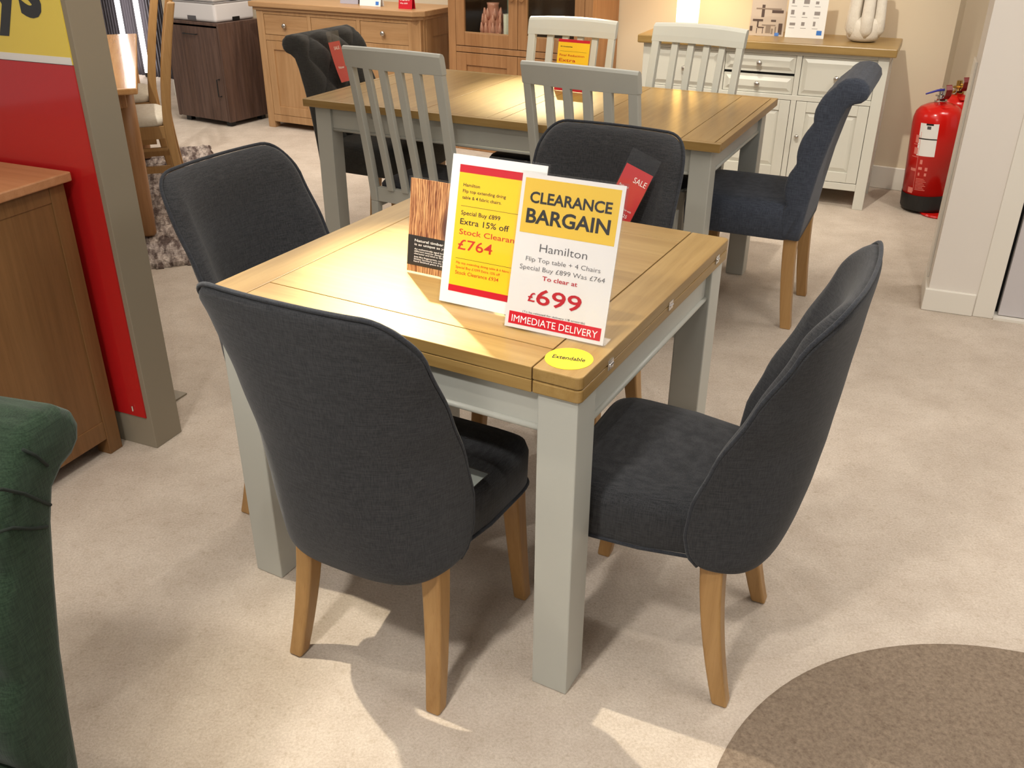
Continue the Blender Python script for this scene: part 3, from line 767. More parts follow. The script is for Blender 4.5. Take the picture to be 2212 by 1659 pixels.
def drawer_front(x0, x1, z0, z1, y, parent, mat, raised=True):
    m = MB(); k = .018
    if raised:
        r = .012; f = y; b = y+.006
        m.add([(x0, b, z0), (x1, b, z0), (x1, b, z1), (x0, b, z1), (x0+r, b, z0+r), (x1-r, b, z0+r), (x1-r, b, z1-r), (x0+r, b, z1-r), (x0+r+k, f-.003, z0+r+k), (x1-r-k, f-.003, z0+r+k), (x1-r-k, f-.003, z1-r-k), (x0+r+k, f-.003, z1-r-k),
               (x0, y+.02, z0), (x1, y+.02, z0), (x1, y+.02, z1), (x0, y+.02, z1)],
              [(0, 1, 5, 4), (1, 2, 6, 5), (2, 3, 7, 6), (3, 0, 4, 7), (4, 5, 9, 8), (5, 6, 10, 9), (6, 7, 11, 10), (7, 4, 8, 11), (8, 9, 10, 11), (12, 15, 14, 13), (0, 12, 13, 1), (1, 13, 14, 2), (2, 14, 15, 3), (3, 15, 12, 0)])
    else: m.box(x0, x1, y, y+.02, z0, z1)
    return m.build('drawer', mat, parent, bevel=0 if raised else .002)
def knob(x, z, y, parent, r=.013, mat=None):
    m = MB().lathe([(.004, 0), (.005, .008), (.006, .014), (r, .017), (r*1.08, .022), (r*.9, .028), (.002, .031)], 18, fn=lambda a, b, c: (x+a, y-c, z+b))
    return m.build('knob', mat or M_STEEL, parent, smooth=True)

# ------------------------------------------------------------------ ivory sideboard
sb = thing('sideboard', 'ivory painted sideboard with oak top against the cream wall', 'sideboard', (.691, 5.458, 0), math.atan2(-.543, 1.252))
SW, SD = 1.365, .462
c = MB().box(0, SW, 0, SD, .807, .85).build('worktop', M_OAKX, sb, bevel=.006)
MB().box(.095, SW-.095, .003, SD-.003, .848, .8504).build('centre_board', M_OAKX, c)
bx = .03; X0, X1 = bx, SW-bx; Y0 = .03
# carcass with face frame
cw = MB(); cw.box(X0+.004, X1-.004, Y0+.024, SD-.02, .10, .806)
cw.box(X0, X0+.055, Y0, Y0+.055, 0, .806).box(X1-.055, X1, Y0, Y0+.055, 0, .806).box(X0, X0+.055, SD-.07, SD-.015, 0, .806).box(X1-.055, X1, SD-.07, SD-.015, 0, .806)
cols = 3; inner0, inner1 = X0+.055, X1-.055; cwid = (inner1-inner0+.028)/3
xs_ = [(inner0+i*cwid, inner0+(i+1)*cwid-.028) for i in range(3)]
ff_ = MB()
cw.box(inner0, inner1, Y0+.002, Y0+.03, .10, .138).box(inner0, inner1, Y0+.002, Y0+.03, .787, .806).box(inner0, inner1, Y0+.002, Y0+.03, .556, .582)
for i in range(2): cw.box(xs_[i][1], xs_[i+1][0], Y0+.0025, Y0+.03, .138, .787)
cw.build('carcass', M_CREAMP, sb, bevel=.002)
MB().box(inner0, inner1, Y0+.018, Y0+.0245, .138, .787).build('gap_shadow', M_DARK, sb) if False else None
g2 = .0025
for i, (a, b) in enumerate(xs_):
    if i == 1:
        for z0, z1 in ((.689, .787), (.582, .680)):
            d = drawer_front(a+g2, b-g2, z0+g2, z1-g2, Y0+.006, sb, M_CREAMP); knob((a+b)/2, (z0+z1)/2, Y0+.004, d, .014)
    else:
        d = drawer_front(a+g2, b-g2, .582+g2, .787-g2, Y0+.006, sb, M_CREAMP); knob((a+b)/2, .685, Y0+.004, d, .014)
    d = panel_door(a+g2, b-g2, .138+g2, .556-g2, Y0+.003, sb, M_CREAMP, M_CREAMP, rail=.055)
    knob(a+.03 if i else b-.03, .37, Y0+.004, d, .011)
cbk = MB().box(inner0, inner1, Y0+.0225, Y0+.0238, .135, .79).build('gap_shade_sheet', M_DARK, sb)  # black sheet behind the fronts, painted shade for the gaps between them
MB().box(X1-.0045, X1-.0015, Y0+.09, SD-.10, .16, .75).build('side_panel', M_CREAMP, sb)
def sbp(x, y, z):
    a = math.atan2(-.543, 1.252); return (.691+x*math.cos(a)-y*math.sin(a), 5.458+x*math.sin(a)+y*math.cos(a), z)
# lamp
lp = thing('table_lamp', 'glowing cylindrical lamp on the left end of the ivory sideboard', 'lamp', sbp(.20, .30, .8505))
MB().lathe([(.001, 0), (.060, 0), (.064, .004), (.064, .24), (.058, .243), (.001, .243)], 36).build('lamp_shade', M_LAMP, lp, smooth=False)
cb = MB().tube([(.06, -.02, .004), (.10, -.05, .012), (.16, -.06, .018), (.20, -.04, .006), (.25, .02, .004), (.24, .10, .004)], .0035, 8).build('power_cord', M_INKO, lp, smooth=True)
cb.data.materials[0] = plain('brown_cord', (120, 84, 50), .5)
# brochure display
br = thing('brochure_stand', 'clear brochure stand holding a furniture photo leaflet and a white product sheet', 'brochure stand', sbp(.575, .21, .8505), math.atan2(-.543, 1.252)+.06); br.scale = (1.22, 1.1, 1.15)
pm = MB().box(0, .150, .004, .006, .002, .30); cuts = [len(pm.f)]
for q in ((.010, .055, .066, .076), (.030, .037, .040, .07), (.034, .062, .036, .042), (.090, .112, .066, .075), (.125, .142, .01, .060), (.030, .033, .012, .036), (.056, .059, .012, .036), (.09, .14, .105, .118), (.045, .058, .085, .14), (.0, .012, .022, .044)):
    pm.box(q[0], q[1], .0034, .0041, q[2], q[3])
cuts.append(len(pm.f))
for q in ((.052, .112, .048, .053), (.070, .092, .015, .048), (.095, .103, .012, .036), (.110, .116, .012, .045), (.02, .13, .12, .126)): pm.box(q[0], q[1], .0030, .0041, q[2], q[3])
pl_ = pm.build('photo_leaflet', plain('leaflet_photo_ground', (196, 178, 160), .4), br)
pl_.data.materials.append(plain('leaflet_dark', (84, 66, 58), .5)); pl_.data.materials.append(plain('leaflet_mid', (142, 124, 108), .5))
for pl in pl_.data.polygons: pl.material_index = 0 if pl.index < cuts[0] else (1 if pl.index < cuts[1] else 2)
MB().box(.112, .130, .0026, .0032, .004, .018).build('blue_mark', M_BLUE, br)
pm = MB().box(.158, .325, -.001, .001, .001, .30); nf0 = len(pm.f)
for r0 in range(5):
    for c0 in range(3):
        xx = .172+c0*.05; zz = .055+r0*.048
        pm.box(xx, xx+(.024, .014, .010)[(c0+r0) % 3], -.0016, -.0011, zz, zz+(.012, .016, .020)[(c0+2*r0) % 3])
        pm.box(xx-.002, xx+.022, -.0016, -.0011, zz-.012, zz-.010)
ps = pm.build('product_sheet', M_WHITE, br); ps.data.materials.append(plain('pale_grey_ink', (150, 142, 138), .5))
for pl in ps.data.polygons: pl.material_index = 0 if pl.index < nf0 else 1
MB().box(.292, .314, -.0018, -.0011, .016, .036).build('blue_mark', M_BLUE, br)
MB().box(-.004, .150, -.004, -.002, 0, .09).box(-.004, .150, .008, .010, 0, .20).box(-.004, .150, -.004, .010, -.0004, .0012).build('clear_pocket', M_CLEAR, br)
# vase
vz = thing('vase', 'tall rough white ceramic vase of fused tubes on the right end of the ivory sideboard', 'vase', sbp(1.17, .24, .8505), .3); vz.scale = (1.12, 1.12, 1.05)
vb = MB()
vb.lathe([(.001, 0), (.050, 0), (.075, .012), (.082, .05), (.080, .09), (.070, .12), (.001, .12)], 32)
vb.build('vase_base', M_VASE, vz, smooth=True, sub=1)
for k in range(6):
    a = k/6*2*math.pi
    MB().tube([(math.cos(a)*.052, math.sin(a)*.052, .02), (math.cos(a)*.066, math.sin(a)*.066, .06), (math.cos(a)*.064, math.sin(a)*.064, .12), (math.cos(a)*.058, math.sin(a)*.058, .24), (math.cos(a)*.052, math.sin(a)*.052, .33)], [.018, .030, .028, .025, .022], 14).build('vase_tube', M_VASE, vz, smooth=True)

# ------------------------------------------------------------------ fire extinguishers
M_OXB = plain('dark_red_lever', (120, 22, 18), .3); M_PRED = plain('pale_red_print', (226, 130, 118), .4)
def extinguisher(loc, label, lean, rz, r, H, brass):
    t = thing('fire_extinguisher', label, 'fire extinguisher', loc, 0, 'fire extinguishers by the pier')
    t.rotation_euler = (0, lean, rz)
    z0 = .004
    body = MB().lathe([(.001, z0+.085), (r, z0+.085), (r, H-.105), (r*.98, H-.072), (r*.91, H-.042), (r*.76, H-.020), (r*.52, H-.006), (.034, H+.002), (.001, H+.002)], 56)
    nf0 = len(body.f)
    def wrap(a0, a1, za, zb, off=.0006, n=10):
        vs = []
        for i in range(n+1):
            a = R(a0+(a1-a0)*i/n-22); c_, s_ = math.cos(a), math.sin(a)
            vs.append([(c_*(r+.0002), s_*(r+.0002), za), (c_*(r+off), s_*(r+off), za), (c_*(r+off), s_*(r+off), zb), (c_*(r+.0002), s_*(r+.0002), zb)])
        return MB().loft(vs)
    # printed instructions belong to the cylinder's own mesh
    for (a0, a1, za, zb) in ((-117, -111, .262, .285), (-119, -110, .232, .246), (-103, -97, .228, .246), (-118, -114, .200, .216), (-103, -98, .200, .216)):
        w_ = wrap(a0, a1, za, zb, .0006, 3); body.add(w_.v, w_.f)
    for k in range(9):
        w_ = wrap(-121, -96-(k % 3)*3, .122+k*.0075, .1245+k*.0075, .0006, 4); body.add(w_.v, w_.f)
    for a0, a1, za, zb in ((-125, -124, .11, .43), (-142, -125, .36, .363), (-142, -125, .295, .298), (-138, -127, .31, .345), (-138, -128, .37, .41), (-140, -126, .10, .13), (-140, -126, .22, .235)):
        w_ = wrap(a0, a1, za, zb, .0006, 4); body.add(w_.v, w_.f)
    b = body.build('cylinder', M_EXT, t); b.data.materials.append(M_PRED)
    for pl in b.data.polygons: pl.material_index = 0 if pl.index < nf0 else 1; pl.use_smooth = pl.index < nf0
    MB().lathe([(.001, z0), (r*.97, z0), (r*1.012, z0+.012), (r*1.014, z0+.086), (.001, z0+.086)], 56).build('base_skirt', M_BLACK, t)
    mm = M_BRASS if brass else M_CHROME
    MB().lathe([(.001, H), (.030, H), (.032, H+.016), (.020, H+.022), (.018, H+.034), (.030, H+.036), (.030, H+.044), (.015, H+.048), (.014, H+.075), (.001, H+.075)], 20).build('valve', mm, t)
    # squeeze grip: two dark red plates curling up towards the viewer
    def plate(zs, ys, nm, mt, w=.030):
        MB().loft([[(-w/2, y, z), (w/2, y, z), (w/2, y+.006, z+.003), (-w/2, y+.006, z+.003)] for y, z in zip(ys, zs)]).build(nm, mt, t, bevel=.001)
    plate([H+.020, H+.030, H+.050, H+.080, H+.100], [-.02, -.060, -.080, -.088, -.075], 'lever', M_OXB)
    plate([H+.018, H-.006, H-.014], [-.02, -.050, -.085], 'carry_handle', M_EXT, .034)
    if not brass:
        MB().tube([(.0, -.02, H+.070), (-.04, -.03, H+.070), (-.10, -.04, H+.058)], [.007, .006, .004], 8).build('release_lever', plain('blue_lever', (52, 52, 150), .4), t, smooth=True)
        MB().tube([(.045+.016*math.cos(a/12*2*math.pi), -.03, H+.062+.014*math.sin(a/12*2*math.pi)) for a in range(12)], .0022, 6, closed=True).build('safety_pin', M_CHROME, t, smooth=True)
    else:
        MB().tube([(.0, -.01, H+.050), (.10, -.02, H+.048)], [.010, .006], 10).build('hose_outlet', M_BRASS, t, smooth=True)
    lb = wrap(-130, -86, .305, .475).build('service_label', M_WHITE, t)
    wrap(-130, -86, .392, .398, .0009).build('label_rule', M_INK, lb)
    wrap(-112, -103, .446, .462, .0009).build('label_mark', M_INKG, lb)
    wrap(-115, -98, .466, .4755, .0009).build('label_clip', M_BLACK, lb)
    return t
es = MB().lathe([(.001, 0), (.088, 0), (.094, .006), (.090, .014), (.001, .014)], 40).build('extinguisher_stand', M_EXT)
es.location = (2.318, 4.89, 0); tag(es, 'low red disc of a stand peeping out under the black extinguisher base', 'stand')
extinguisher((2.278, 4.985, .0165), 'large red fire extinguisher with blue release lever and white service label', R(-3.2), R(0), .124, .560, False)
extinguisher((2.445, 5.195, 0), 'red fire extinguisher with brass outlet, half hidden by the white pier', R(-2), R(0), .098, .580, True)

# ------------------------------------------------------------------ honey oak sideboard (far left)
an = R(-27.3)
os_ = thing('sideboard', 'honey oak sideboard with three drawers behind the dark grey tufted chair', 'sideboard', (-1.872, 6.975, 0), an)
OW, OD = 1.43, .47
ch = .06
c = MB().prism([(0, 0), (OW-ch, 0), (OW, ch), (OW, OD), (0, OD)], .837, .872).build('worktop', M_HONX, os_, bevel=.005)
MB().prism([(.02, .02), (OW-ch-.015, .02), (OW-.02, ch+.015), (OW-.02, OD-.02), (.02, OD-.02)], .815, .8368).build('moulding', M_HONX, os_, bevel=.004)
X0, X1, Y0 = .035, OW-.035, .035
m = MB().box(X0+.003, X1-.003, Y0+.024, OD-.02, .05, .815).box(X0, X0+.06, Y0, Y0+.06, 0, .815).box(X0, X0+.05, OD-.07, OD-.02, 0, .815).box(X1-.05, X1, OD-.07, OD-.02, 0, .815)
m.prism([(X1-.085, Y0), (X1-.06, Y0), (X1, Y0+.06), (X1, Y0+.085), (X1-.085, Y0+.085)], 0, .815)
i0, i1 = X0+.06, X1-.085; cwid = (i1-i0+.03)/3; xs_ = [(i0+i*cwid, i0+(i+1)*cwid-.03) for i in range(3)]
m.box(i0, i1, Y0+.002, Y0+.03, .045, .095).box(i0, i1, Y0+.002, Y0+.03, .616, .652).box(i0, i1, Y0+.002, Y0+.03, .79, .815)
for i in range(2): m.box(xs_[i][1], xs_[i+1][0], Y0+.0025, Y0+.03, .095, .79)
m.build('carcass', M_HONZ, os_, bevel=.002)
MB().box(i0, i1, Y0+.0225, Y0+.0238, .09, .80).build('gap_shade_sheet', M_DARK, os_)  # black sheet painting the shade between drawers and doors
for i, (a, b) in enumerate(xs_):
    d = drawer_front(a+g2, b-g2, .652+g2, .79-g2, Y0+.005, os_, M_HONX, False); knob((a+b)/2, .721, Y0+.004, d, .016)
    d = panel_door(a+g2, b-g2, .095+g2, .616-g2, Y0+.003, os_, M_HONZ, M_HONZ, raised=False, rail=.06); knob(b-.03, .42, Y0+.003, d, .012)
sp = MB(); sx = X1-.003
sp.box(sx, sx+.006, .20, OD-.07, .70, .815).box(sx, sx+.006, .20, OD-.07, .09, .15).box(sx, sx+.006, .12, .20, .09, .815)
sp.build('side_frame', M_HONZ, os_, bevel=.001)
def osp(x, y, z=.8725): return (-1.872+x*math.cos(an)-y*math.sin(an), 6.975+x*math.sin(an)+y*math.cos(an), z)
def table_card(name, label, loc, rz, W, H, mat, lines=None, inkmat=None, extra=None):
    t = thing(name, label, 'card', loc, rz, 'small cards on the honey oak sideboard')
    b = MB().add([(0, 0, 0), (W, 0, 0), (W, .02, H), (0, .02, H), (0, .002, 0), (W, .002, 0), (W, .022, H), (0, .022, H)], [(0, 1, 2, 3), (4, 7, 6, 5), (0, 4, 5, 1), (1, 5, 6, 2), (2, 6, 7, 3), (3, 7, 4, 0)])
    b.add([(0, .042, 0), (W, .042, 0), (W, .022, H), (0, .022, H), (0, .044, 0), (W, .044, 0), (W, .024, H), (0, .024, H)], [(0, 1, 2, 3), (4, 7, 6, 5), (0, 4, 5, 1), (1, 5, 6, 2), (2, 6, 7, 3), (3, 7, 4, 0)])
    b.build('folded_card', mat, t)
    if lines:
        l = text_mesh(lines, 'lettering', inkmat, t, y=-.0006, bold=.01)
        for v in l.data.vertices: v.co.y += v.co.z/H*.02
    if extra: extra(t)
    return t
table_card('price_card', 'red 349 price card on the honey oak sideboard', osp(1.20, .10), an, .105, .13, M_RED, [('SALE £349', .012, .085, .05, .020), ('YOU SAVE', .012, .05, .08, .010), ('Was £699', .012, .07, .03, .008)], M_INKW)
table_card('leaflet', 'white leaflet with a blue mark on the honey oak sideboard', osp(.86, .14), an, .17, .12, M_WHITE, extra=lambda t: MB().add([(.13, .0002, .008), (.155, .0002, .008), (.155, .004, .03), (.13, .004, .03)], [(0, 1, 2, 3)]).build('blue_mark', M_BLUE, t))
table_card('leaflet', 'grey leaflet left of the white one on the honey oak sideboard', osp(.66, .19), an, .15, .12, plain('grey_card', (170, 166, 176), .5))

# ------------------------------------------------------------------ walnut cabinet and plastic boxes
wa = R(-31)
WLO = (-2.568, 7.228)
wc = thing('cabinet', 'dark walnut cabinet standing on small black feet, left of the honey oak sideboard', 'cabinet', (WLO[0], WLO[1], 0), wa)
Wc, Dc = .552, .42
MB().box(0, Wc, 0, Dc, .704, .722).box(0, .018, 0, Dc, .035, .704).box(Wc-.018, Wc, 0, Dc, .035, .704).box(.018, Wc-.018, .018, Dc, .035, .060).box(.018, Wc-.018, Dc-.01, Dc, .06, .704).build('carcass', M_WALZ, wc, bevel=.001)
d = MB().box(.0195, Wc-.0195, -.002, .016, .040, .690).build('door', M_WALZ, wc, bevel=.001)
MB().tube([(Wc-.055, -.002, .34), (Wc-.055, -.03, .34), (Wc-.055, -.03, .22), (Wc-.055, -.002, .22)], .0045, 8).build('door_handle', M_BLACK, d)
MB().tube([(.20, -.002, .640), (.20, -.022, .640), (.33, -.022, .640), (.33, -.002, .640)], .004, 8).build('door_handle', M_BLACK, d)
for x, y in ((.07, .05), (Wc-.05, .05), (.07, Dc-.06), (Wc-.05, Dc-.06)): MB().box(x-.025, x+.025, y-.02, y+.02, 0, .035).build('foot', M_BLACK, wc)
def wcp(x, y, z): return (WLO[0]+x*math.cos(wa)-y*math.sin(wa), WLO[1]+x*math.sin(wa)+y*math.cos(wa), z)
def plastic_box(z, label):
    t = thing('storage_drawer', label, 'storage box', wcp(.03, .02, z), wa, 'light grey plastic drawer boxes')
    MB().box(0, .485, 0, .38, 0, .135).build('box_body', M_BOX, t, bevel=.02, seg=4)
    MB().box(.20, .29, -.0015, .004, .010, .040).build('handle_recess', M_INKG, t, bevel=.003)
    MB().box(.484, .4865, .16, .23, .005, .03).build('side_catch', M_BLACK, t)
    MB().box(-.002, .487, -.002, .382, .127, .133).build('lid_seam', plain('grey_seam', (150, 146, 144), .5), t, bevel=.001)
plastic_box(.7225, 'light grey plastic drawer box resting directly on the walnut cabinet')
plastic_box(.8585, 'light grey plastic drawer box on top of the other box, cut by the photo edge')

# ------------------------------------------------------------------ rustic oak display cabinet
da = R(-28.5)
dc = thing('display_cabinet', 'rustic oak display cabinet with two glazed doors over panelled doors', 'cabinet', (-.425, 6.365, 0), da)
DW, DD, DH = 1.02, .40, 1.9
m = MB().box(0, .055, 0, .05, 0, DH).box(DW-.055, DW, 0, .05, 0, DH).box(.055, DW-.055, .002, .03, .632, .668).box(.055, DW-.055, .002, .03, 0, .10).box(.055, DW-.055, .002, .03, DH-.08, DH)
m.box(0, .02, .05, DD, 0, DH).box(DW-.02, DW, .05, DD, 0, DH).box(.02, DW-.02, DD-.02, DD, 0, DH).box(.02, DW-.02, .03, DD-.02, .64, .66).box(.02, DW-.02, .03, DD-.02, .08, .10)
m.box(0, DW, 0, DD, DH, DH+.03)
m.build('carcass', M_RUSZ, dc, bevel=.003)
MB().box(.02, DW-.02, DD-.03, DD-.021, .66, DH).box(.02, .03, .05, DD-.03, .66, DH).box(DW-.03, DW-.02, .05, DD-.03, .66, DH).box(.03, DW-.03, .035, DD-.03, .661, .668).build('dark_lining', plain('dark_interior', (70, 48, 32), .7), dc)
for k, (a, b) in enumerate(((.057, DW/2-.0015), (DW/2+.0015, DW-.057))):
    r = .065
    d = MB().box(a, a+r, 0, .022, .672, DH-.085).box(b-r, b, 0, .022, .672, DH-.085).box(a+r, b-r, .001, .022, .672, .752).box(a+r, b-r, .001, .022, DH-.15, DH-.085).build('door', M_RUSZ, dc, bevel=.003)
    MB().box(a+r, b-r, .010, .014, .752, DH-.15).build('glass_pane', M_GLASS, d)
    MB().box(a+r, b-r, .002, .010, .752, .758).build('glazing_bead', M_HONX, d)
    knob(b-.033 if k == 0 else a+.033, .97, 0, d, .018, M_RUSZ)
    d = panel_door(a, b, .103, .628, 0, dc, M_RUSZ, M_RUSZ, raised=False, rail=.075)
def dcp(x, y, z): return (-.425+x*math.cos(da)-y*math.sin(da), 6.365+x*math.sin(da)+y*math.cos(da), z)
# pink glass vase of petals
pv = thing('vase', 'pink glass vase with petal-like points inside the display cabinet', 'vase', dcp(.255, .14, .6685)); pv.scale = (1.15, 1.15, 1.2)
MB().lathe([(.001, 0), (.055, 0), (.062, .03), (.055, .10), (.038, .15), (.032, .20), (.036, .215), (.001, .215)], 24).build('vase_body', M_PINK, pv, smooth=True)
for row, (rz_, rr_, n_, h_) in enumerate(((.0, .060, 11, .07), (.045, .056, 10, .075), (.09, .046, 8, .07), (.13, .036, 7, .06))):
    for k in range(n_):
        a = (k+.5*(row % 2))/n_*2*math.pi
        MB().tube([(math.cos(a)*rr_, math.sin(a)*rr_, rz_+.004), (math.cos(a)*(rr_+.010), math.sin(a)*(rr_+.010), rz_+h_*.5), (math.cos(a)*(rr_+.012), math.sin(a)*(rr_+.012), rz_+h_)], [.012, .013, .004], 8).build('petal', M_PINK, pv, smooth=True)
for k, (x, y) in enumerate(((.335, .22), (.375, .17), (.405, .24))):
    b_ = MB().lathe([(.001, 0), (.016, 0), (.018, .02), (.018, .36), (.010, .40), (.009, .45), (.001, .45)], 18).build('bottle', M_GLZ, smooth=True)
    b_.location = dcp(x, y, .6685); tag(b_, 'tall slim grey-green glass bottle beside the pink vase in the display cabinet', 'bottle', 'slim bottles in the display cabinet')
cpz = MB().lathe([(.001, 0), (.03, 0), (.034, .02), (.036, .20), (.033, .20), (.031, .02), (.001, .012)], 20).build('cream_cup', M_CREAMC, smooth=True)
cpz.location = dcp(.40, .09, .6685); tag(cpz, 'cream beaker partly behind the left glazed door frame of the display cabinet', 'cup')

# ------------------------------------------------------------------ left partition with posters
P0 = (-1.101, 2.437); ua = math.atan2(-.39, .92)
pt = thing('display_partition', 'taupe display partition carrying yellow and red posters', 'partition', (P0[0], P0[1], 0), ua)
MB().box(-1.5, 0, 0, .112, 0, 2.3).build('panel_core', M_SIGNP, pt, bevel=.002)
MB().box(-1.45, -.10, .112, .20, 0, .006).box(-.22, -.155, .112, .318, 0, .006).build('foot_plate', M_SIGNP, pt)
po = MB().box(-1.40, -.017, -.004, 0, .106, 1.136).build('red_poster', M_REDP, pt)
MB().box(-1.40, -.014, -.0052, -.0042, .106, 1.142).build('poster_cover', M_CLEAR, po)
MB().tube([(-.06, -.008, .125), (-.06, -.008, .142)], .0025, 8).build('clip', M_CHROME, po)
yp = MB().box(-1.40, -.017, -.004, 0, 1.138, 2.0).build('yellow_poster', M_YELP, pt)
MB().box(-1.40, -.017, -.0046, -.004, 1.138, 1.156).build('white_margin', M_WHITE, yp)
MB().box(-1.40, -.014, -.0062, -.0052, 1.138, 2.0).build('poster_cover', M_CLEAR, yp)
lt = text_mesh([('ays', -.330, -.079, 1.253, .150)], 'lettering', M_INK, yp, y=-.0048, bold=.03)

# oak cabinet in front of the posters
CD = Vector((.92, -.39)).normalized(); CN = Vector((.39, .92)).normalized()
ca = math.atan2(CD.y, CD.x)
cO = Vector((-1.212, 2.448))-CN*.45-CD*.9
oc = thing('cabinet', 'oak cabinet cut by the left photo edge, in front of the red poster', 'cabinet', (cO.x, cO.y, 0), ca)
MB().box(-.02, .922, -.02, .462, .838, .864).build('worktop', M_RUSX, oc, bevel=.004)
q = MB().box(.004, .896, .004, .446, .06, .836).box(.85, .9, .40, .45, 0, .838).box(.85, .9, 0, .05, 0, .838).box(0, .05, 0, .05, 0, .838).box(0, .05, .40, .45, 0, .838)
q.box(.892, .899, .05, .40, .055, .115).box(.892, .899, .05, .40, .79, .838)
q.build('carcass', wood('mid_oak_z', (132, 94, 56), (114, 80, 44), 'z', .45), oc, bevel=.002)

# ------------------------------------------------------------------ left oak table, chairs, shaggy rug
ta = R(110)  # long axis
ot = thing('dining_table', 'glossy oak dining table half hidden behind the taupe partition', 'table', (-1.66, 4.20, .030), ta)
# local x = long axis (away), local y = to the left
c = MB().box(0, 1.95, 0, .95, .712, .740).build('tabletop', wood('glossy_oak', (214, 168, 116), (196, 146, 94), 'x', .12), ot, bevel=.006)
MB().box(.10, 1.85, .06, .08, .64, .712).box(.10, 1.85, .87, .89, .64, .712).box(.09, .11, .08, .87, .64, .712).box(1.84, 1.86, .08, .87, .64, .712).build('apron', M_RUSZ, ot)
for x in (.30, 1.70):
    for y in (.075, .85):
        xx = .24 if x < 1 else 1.86
        MB().tube([(xx, y, .712), (xx, y, .4), (xx, y, .01), (xx, y, 0)], [.048, .047, .040, .036], 20).build('leg', M_RUSZ, ot, smooth=True)
def make_ladder(label):
    t = thing('ladder_back_chair', label, 'chair', (0, 0, 0), 0, 'oak ladder-back chairs by the shaggy rug')
    def yb(z): return -.02-.10*max(0, (z-.45)/.55)**1.4 if z > .45 else -.02-.045*((.45-z)/.45)**1.6
    for s in (-1, 1):
        rs = []
        for i in range(17):
            z = 1.03*i/16; y = yb(z); a = .016; b = .019+.004*math.sin(math.pi*i/16)
            rs.append([(s*.19-a, y-b, z), (s*.19+a, y-b, z), (s*.19+a, y+b, z), (s*.19-a, y+b, z)])
        MB().loft(rs).build('back_leg', M_LEG, t, bevel=.008, seg=3)
        MB().box(s*.19-.018, s*.19+.018, .36, .396, 0, .44).build('leg', M_LEG, t, bevel=.004)
    for z in (.60, .74, .88, .98):
        rs = []
        for i in range(9):
            x = (i/8*2-1)*.175; c_ = -.008*(1-(x/.175)**2)
            rs.append([(x, yb(z)+c_-.007, z-.025), (x, yb(z)+c_+.007, z-.025), (x, yb(z+.03)+c_+.007, z+.025), (x, yb(z+.03)+c_-.007, z+.025)])
        MB().loft(rs).build('back_rung', M_LEG, t, bevel=.003)
    MB().box(-.19, .19, .365, .385, .375, .44).box(-.20, -.18, .0, .37, .375, .44).box(.18, .20, .0, .37, .375, .44).box(-.19, .19, -.02, .0, .375, .44).build('seat_frame', M_LEG, t, bevel=.002)
    MB().box(-.199, -.181, .0, .37, .315, .33).box(.181, .199, .0, .37, .315, .33).box(-.199, -.181, .0, .37, .20, .235).box(.181, .199, .0, .37, .20, .235).box(-.18, .18, .19, .205, .205, .23).build('stretcher', M_LEG, t)
    prof = [(.436, -.012), (.448, 0), (.468, 0), (.488, -.03), (.497, -.08)]
    rg = []
    for z, off in prof:
        rg.append([(math.copysign(abs(math.cos(k/28*2*math.pi))**.3, math.cos(k/28*2*math.pi))*(.205+off), .185+math.copysign(abs(math.sin(k/28*2*math.pi))**.3, math.sin(k/28*2*math.pi))*(.205+off), z) for k in range(28)])
    MB().loft(rg).build('cushion', M_CREAMC, t, smooth=True)
    return t
la = make_ladder('oak ladder-back chair with cream cushion, nearer of the two beside the glossy oak table')
fd = R(199.5)
wv_ = Vector((-.334, .943))
def lad(near): 
    c_ = Vector(near)+wv_*.19; return (c_.x, c_.y, .030)
la.location = lad((-1.805, 4.83)); la.rotation_euler = (0, 0, fd-R(90))
dup(la, lad((-2.095, 5.45)), fd-R(90), 'oak ladder-back chair with cream cushion, further of the two beside the glossy oak table')
def rug():
    random.seed(3); nx, ny = 150, 110; L, Wd = 2.35, 1.7
    vs = []; top = []
    for j in range(ny+1):
        for i in range(nx+1):
            x = L*i/nx; y = Wd*j/ny
            n = noise.noise(Vector((x*5, y*18, 0)))*.5+.5; n2 = noise.noise(Vector((x*40, y*60, 3)))*.5+.5
            e = 0 if i in (0, nx) or j in (0, ny) else 1
            jx = random.uniform(-.012, .012) ; jy = random.uniform(-.012, .012)
            vs.append((x+jx, y+jy, .004+e*(.006+.010*n+.007*n2+random.uniform(0, .004))))
    n = nx+1
    fs = [(j*n+i, j*n+i+1, (j+1)*n+i+1, (j+1)*n+i) for j in range(ny) for i in range(nx)]
    base = len(vs)
    vs += [(0, 0, .001), (L, 0, .001), (L, Wd, .001), (0, Wd, .001)]
    rim = list(range(n))+[(j+1)*n-1 for j in range(1, ny+1)]+[ny*n+i for i in range(n-2, -1, -1)]+[j*n for j in range(ny-1, 0, -1)]
    low = len(vs); vs += [(vs[i][0], vs[i][1], .001) for i in rim]
    for k in range(len(rim)):
        k2 = (k+1) % len(rim); fs.append((rim[k], rim[k2], low+k2, low+k))
    return MB().add(vs, fs)
rg_ = rug().build('shaggy_rug', M_SHAG); rg_.location = (-1.27, 4.13, 0); rg_.rotation_euler = (0, 0, R(110))
tag(rg_, 'shaggy grey and cream rug under the glossy oak table', 'rug')
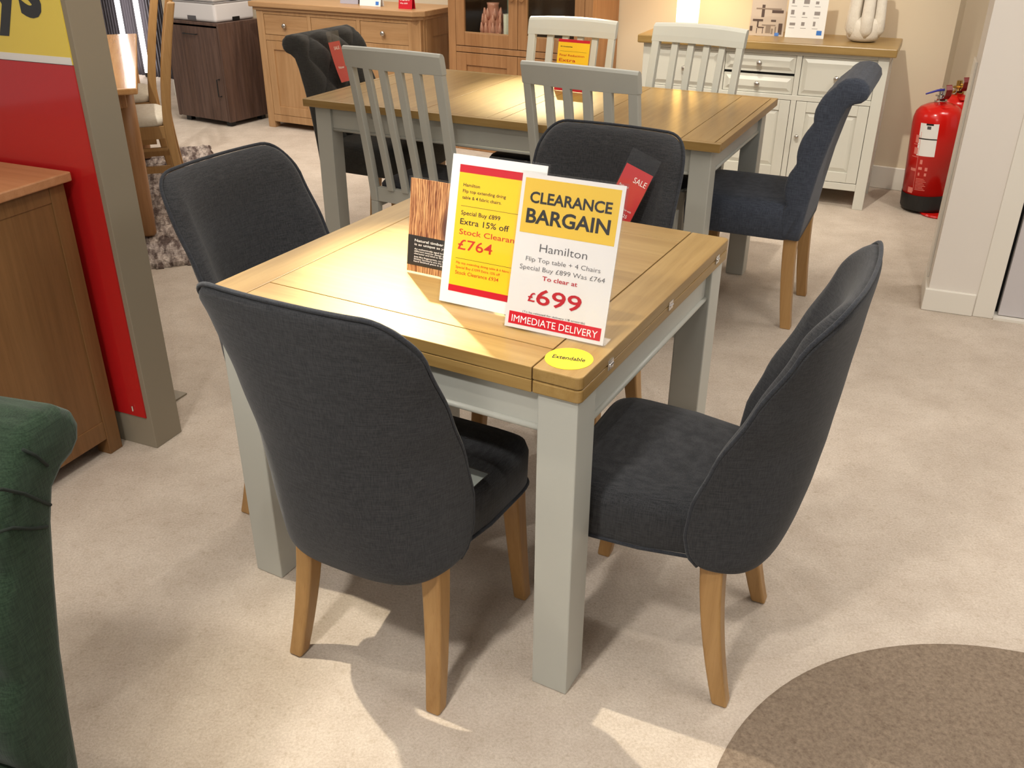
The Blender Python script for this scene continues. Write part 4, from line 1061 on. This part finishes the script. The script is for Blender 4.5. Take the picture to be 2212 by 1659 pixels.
# LED tubes on the ribbed wall
def led(x, y, label, zb=.05):
    t = thing('light_tube', label, 'light', (x, y, 0), R(-30), 'light tubes on the dark ribbed wall')
    MB().tube([(0, 0, zb), (0, 0, 2.2)], .022, 12).build('tube_glow', M_LED, t, smooth=True)
    MB().tube([(0, 0, zb-.04), (0, 0, zb)], .025, 12).build('end_cap', M_BLACK, t)
led(-3.452, 9.052, 'white light tube on the dark ribbed wall, nearer the oak chairs')
led(-3.66, 9.15, 'white light tube on the dark ribbed wall, nearer the taupe partition')

# ------------------------------------------------------------------ tags on chairs
# tag hanging on the front of chair B
bB = chB.matrix_basis.copy() if False else Matrix.Translation(chB.location) @ chB.rotation_euler.to_matrix().to_4x4()
def on_chair(o, p): return (Matrix.Translation(o.location) @ o.rotation_euler.to_matrix().to_4x4()) @ Vector(p)
# viewed from the front of chair B (its +y), viewer right = chair -x
xd = on_chair(chB, (-1, 0, 0))-on_chair(chB, (0, 0, 0)); fw = on_chair(chB, (0, 1, 0))-on_chair(chB, (0, 0, 0))
bl = on_chair(chB, (-.020, .035, .70))
Mt = frame_from(bl, xd*.93+Vector((0, 0, -.33)), Vector((0, 0, 1))*.93+xd*.33-fw*.26)
sale_tag('red sale tag in a clear sleeve hanging from the charcoal chair behind the square table', Mt, .085, .225, [('SALE', .040, .080, .140, .016), ('Reduced', .008, .036, .118, .006), ('Now with', .048, .075, .060, .006), ('25', .058, .070, .042, .009)])
# tag draped over the left tufted chair
xd = on_chair(scL, (-1, 0, 0))-on_chair(scL, (0, 0, 0)); fw = on_chair(scL, (0, 1, 0))-on_chair(scL, (0, 0, 0))
bl = on_chair(scL, (.125, .088, .755))
Mt = frame_from(bl, xd, Vector((0, 0, 1))-fw*.46)
sale_tag('red sale tag draped over the top of the dark grey tufted chair', Mt, .085, .225, [('SALE', .030, .070, .145, .014), ('Now', .02, .06, .06, .012)], -.030)
# clear swing tag lying on the near chair's seat
sw = thing('swing_tag', 'pale grey tag lying on the seat of the charcoal chair nearest the camera', 'tag')
p0 = on_chair(fc, (.155, .150, .4890)); sw.location = p0; sw.rotation_euler = (0, 0, R(-30))
MB().box(-.05, .05, -.045, .045, 0, .0012).build('grey_card', plain('pale_grey_card', (104, 110, 110), .4), sw)
MB().box(-.054, .054, -.049, .049, .0013, .0017).build('clear_sleeve', M_CLEAR, sw)
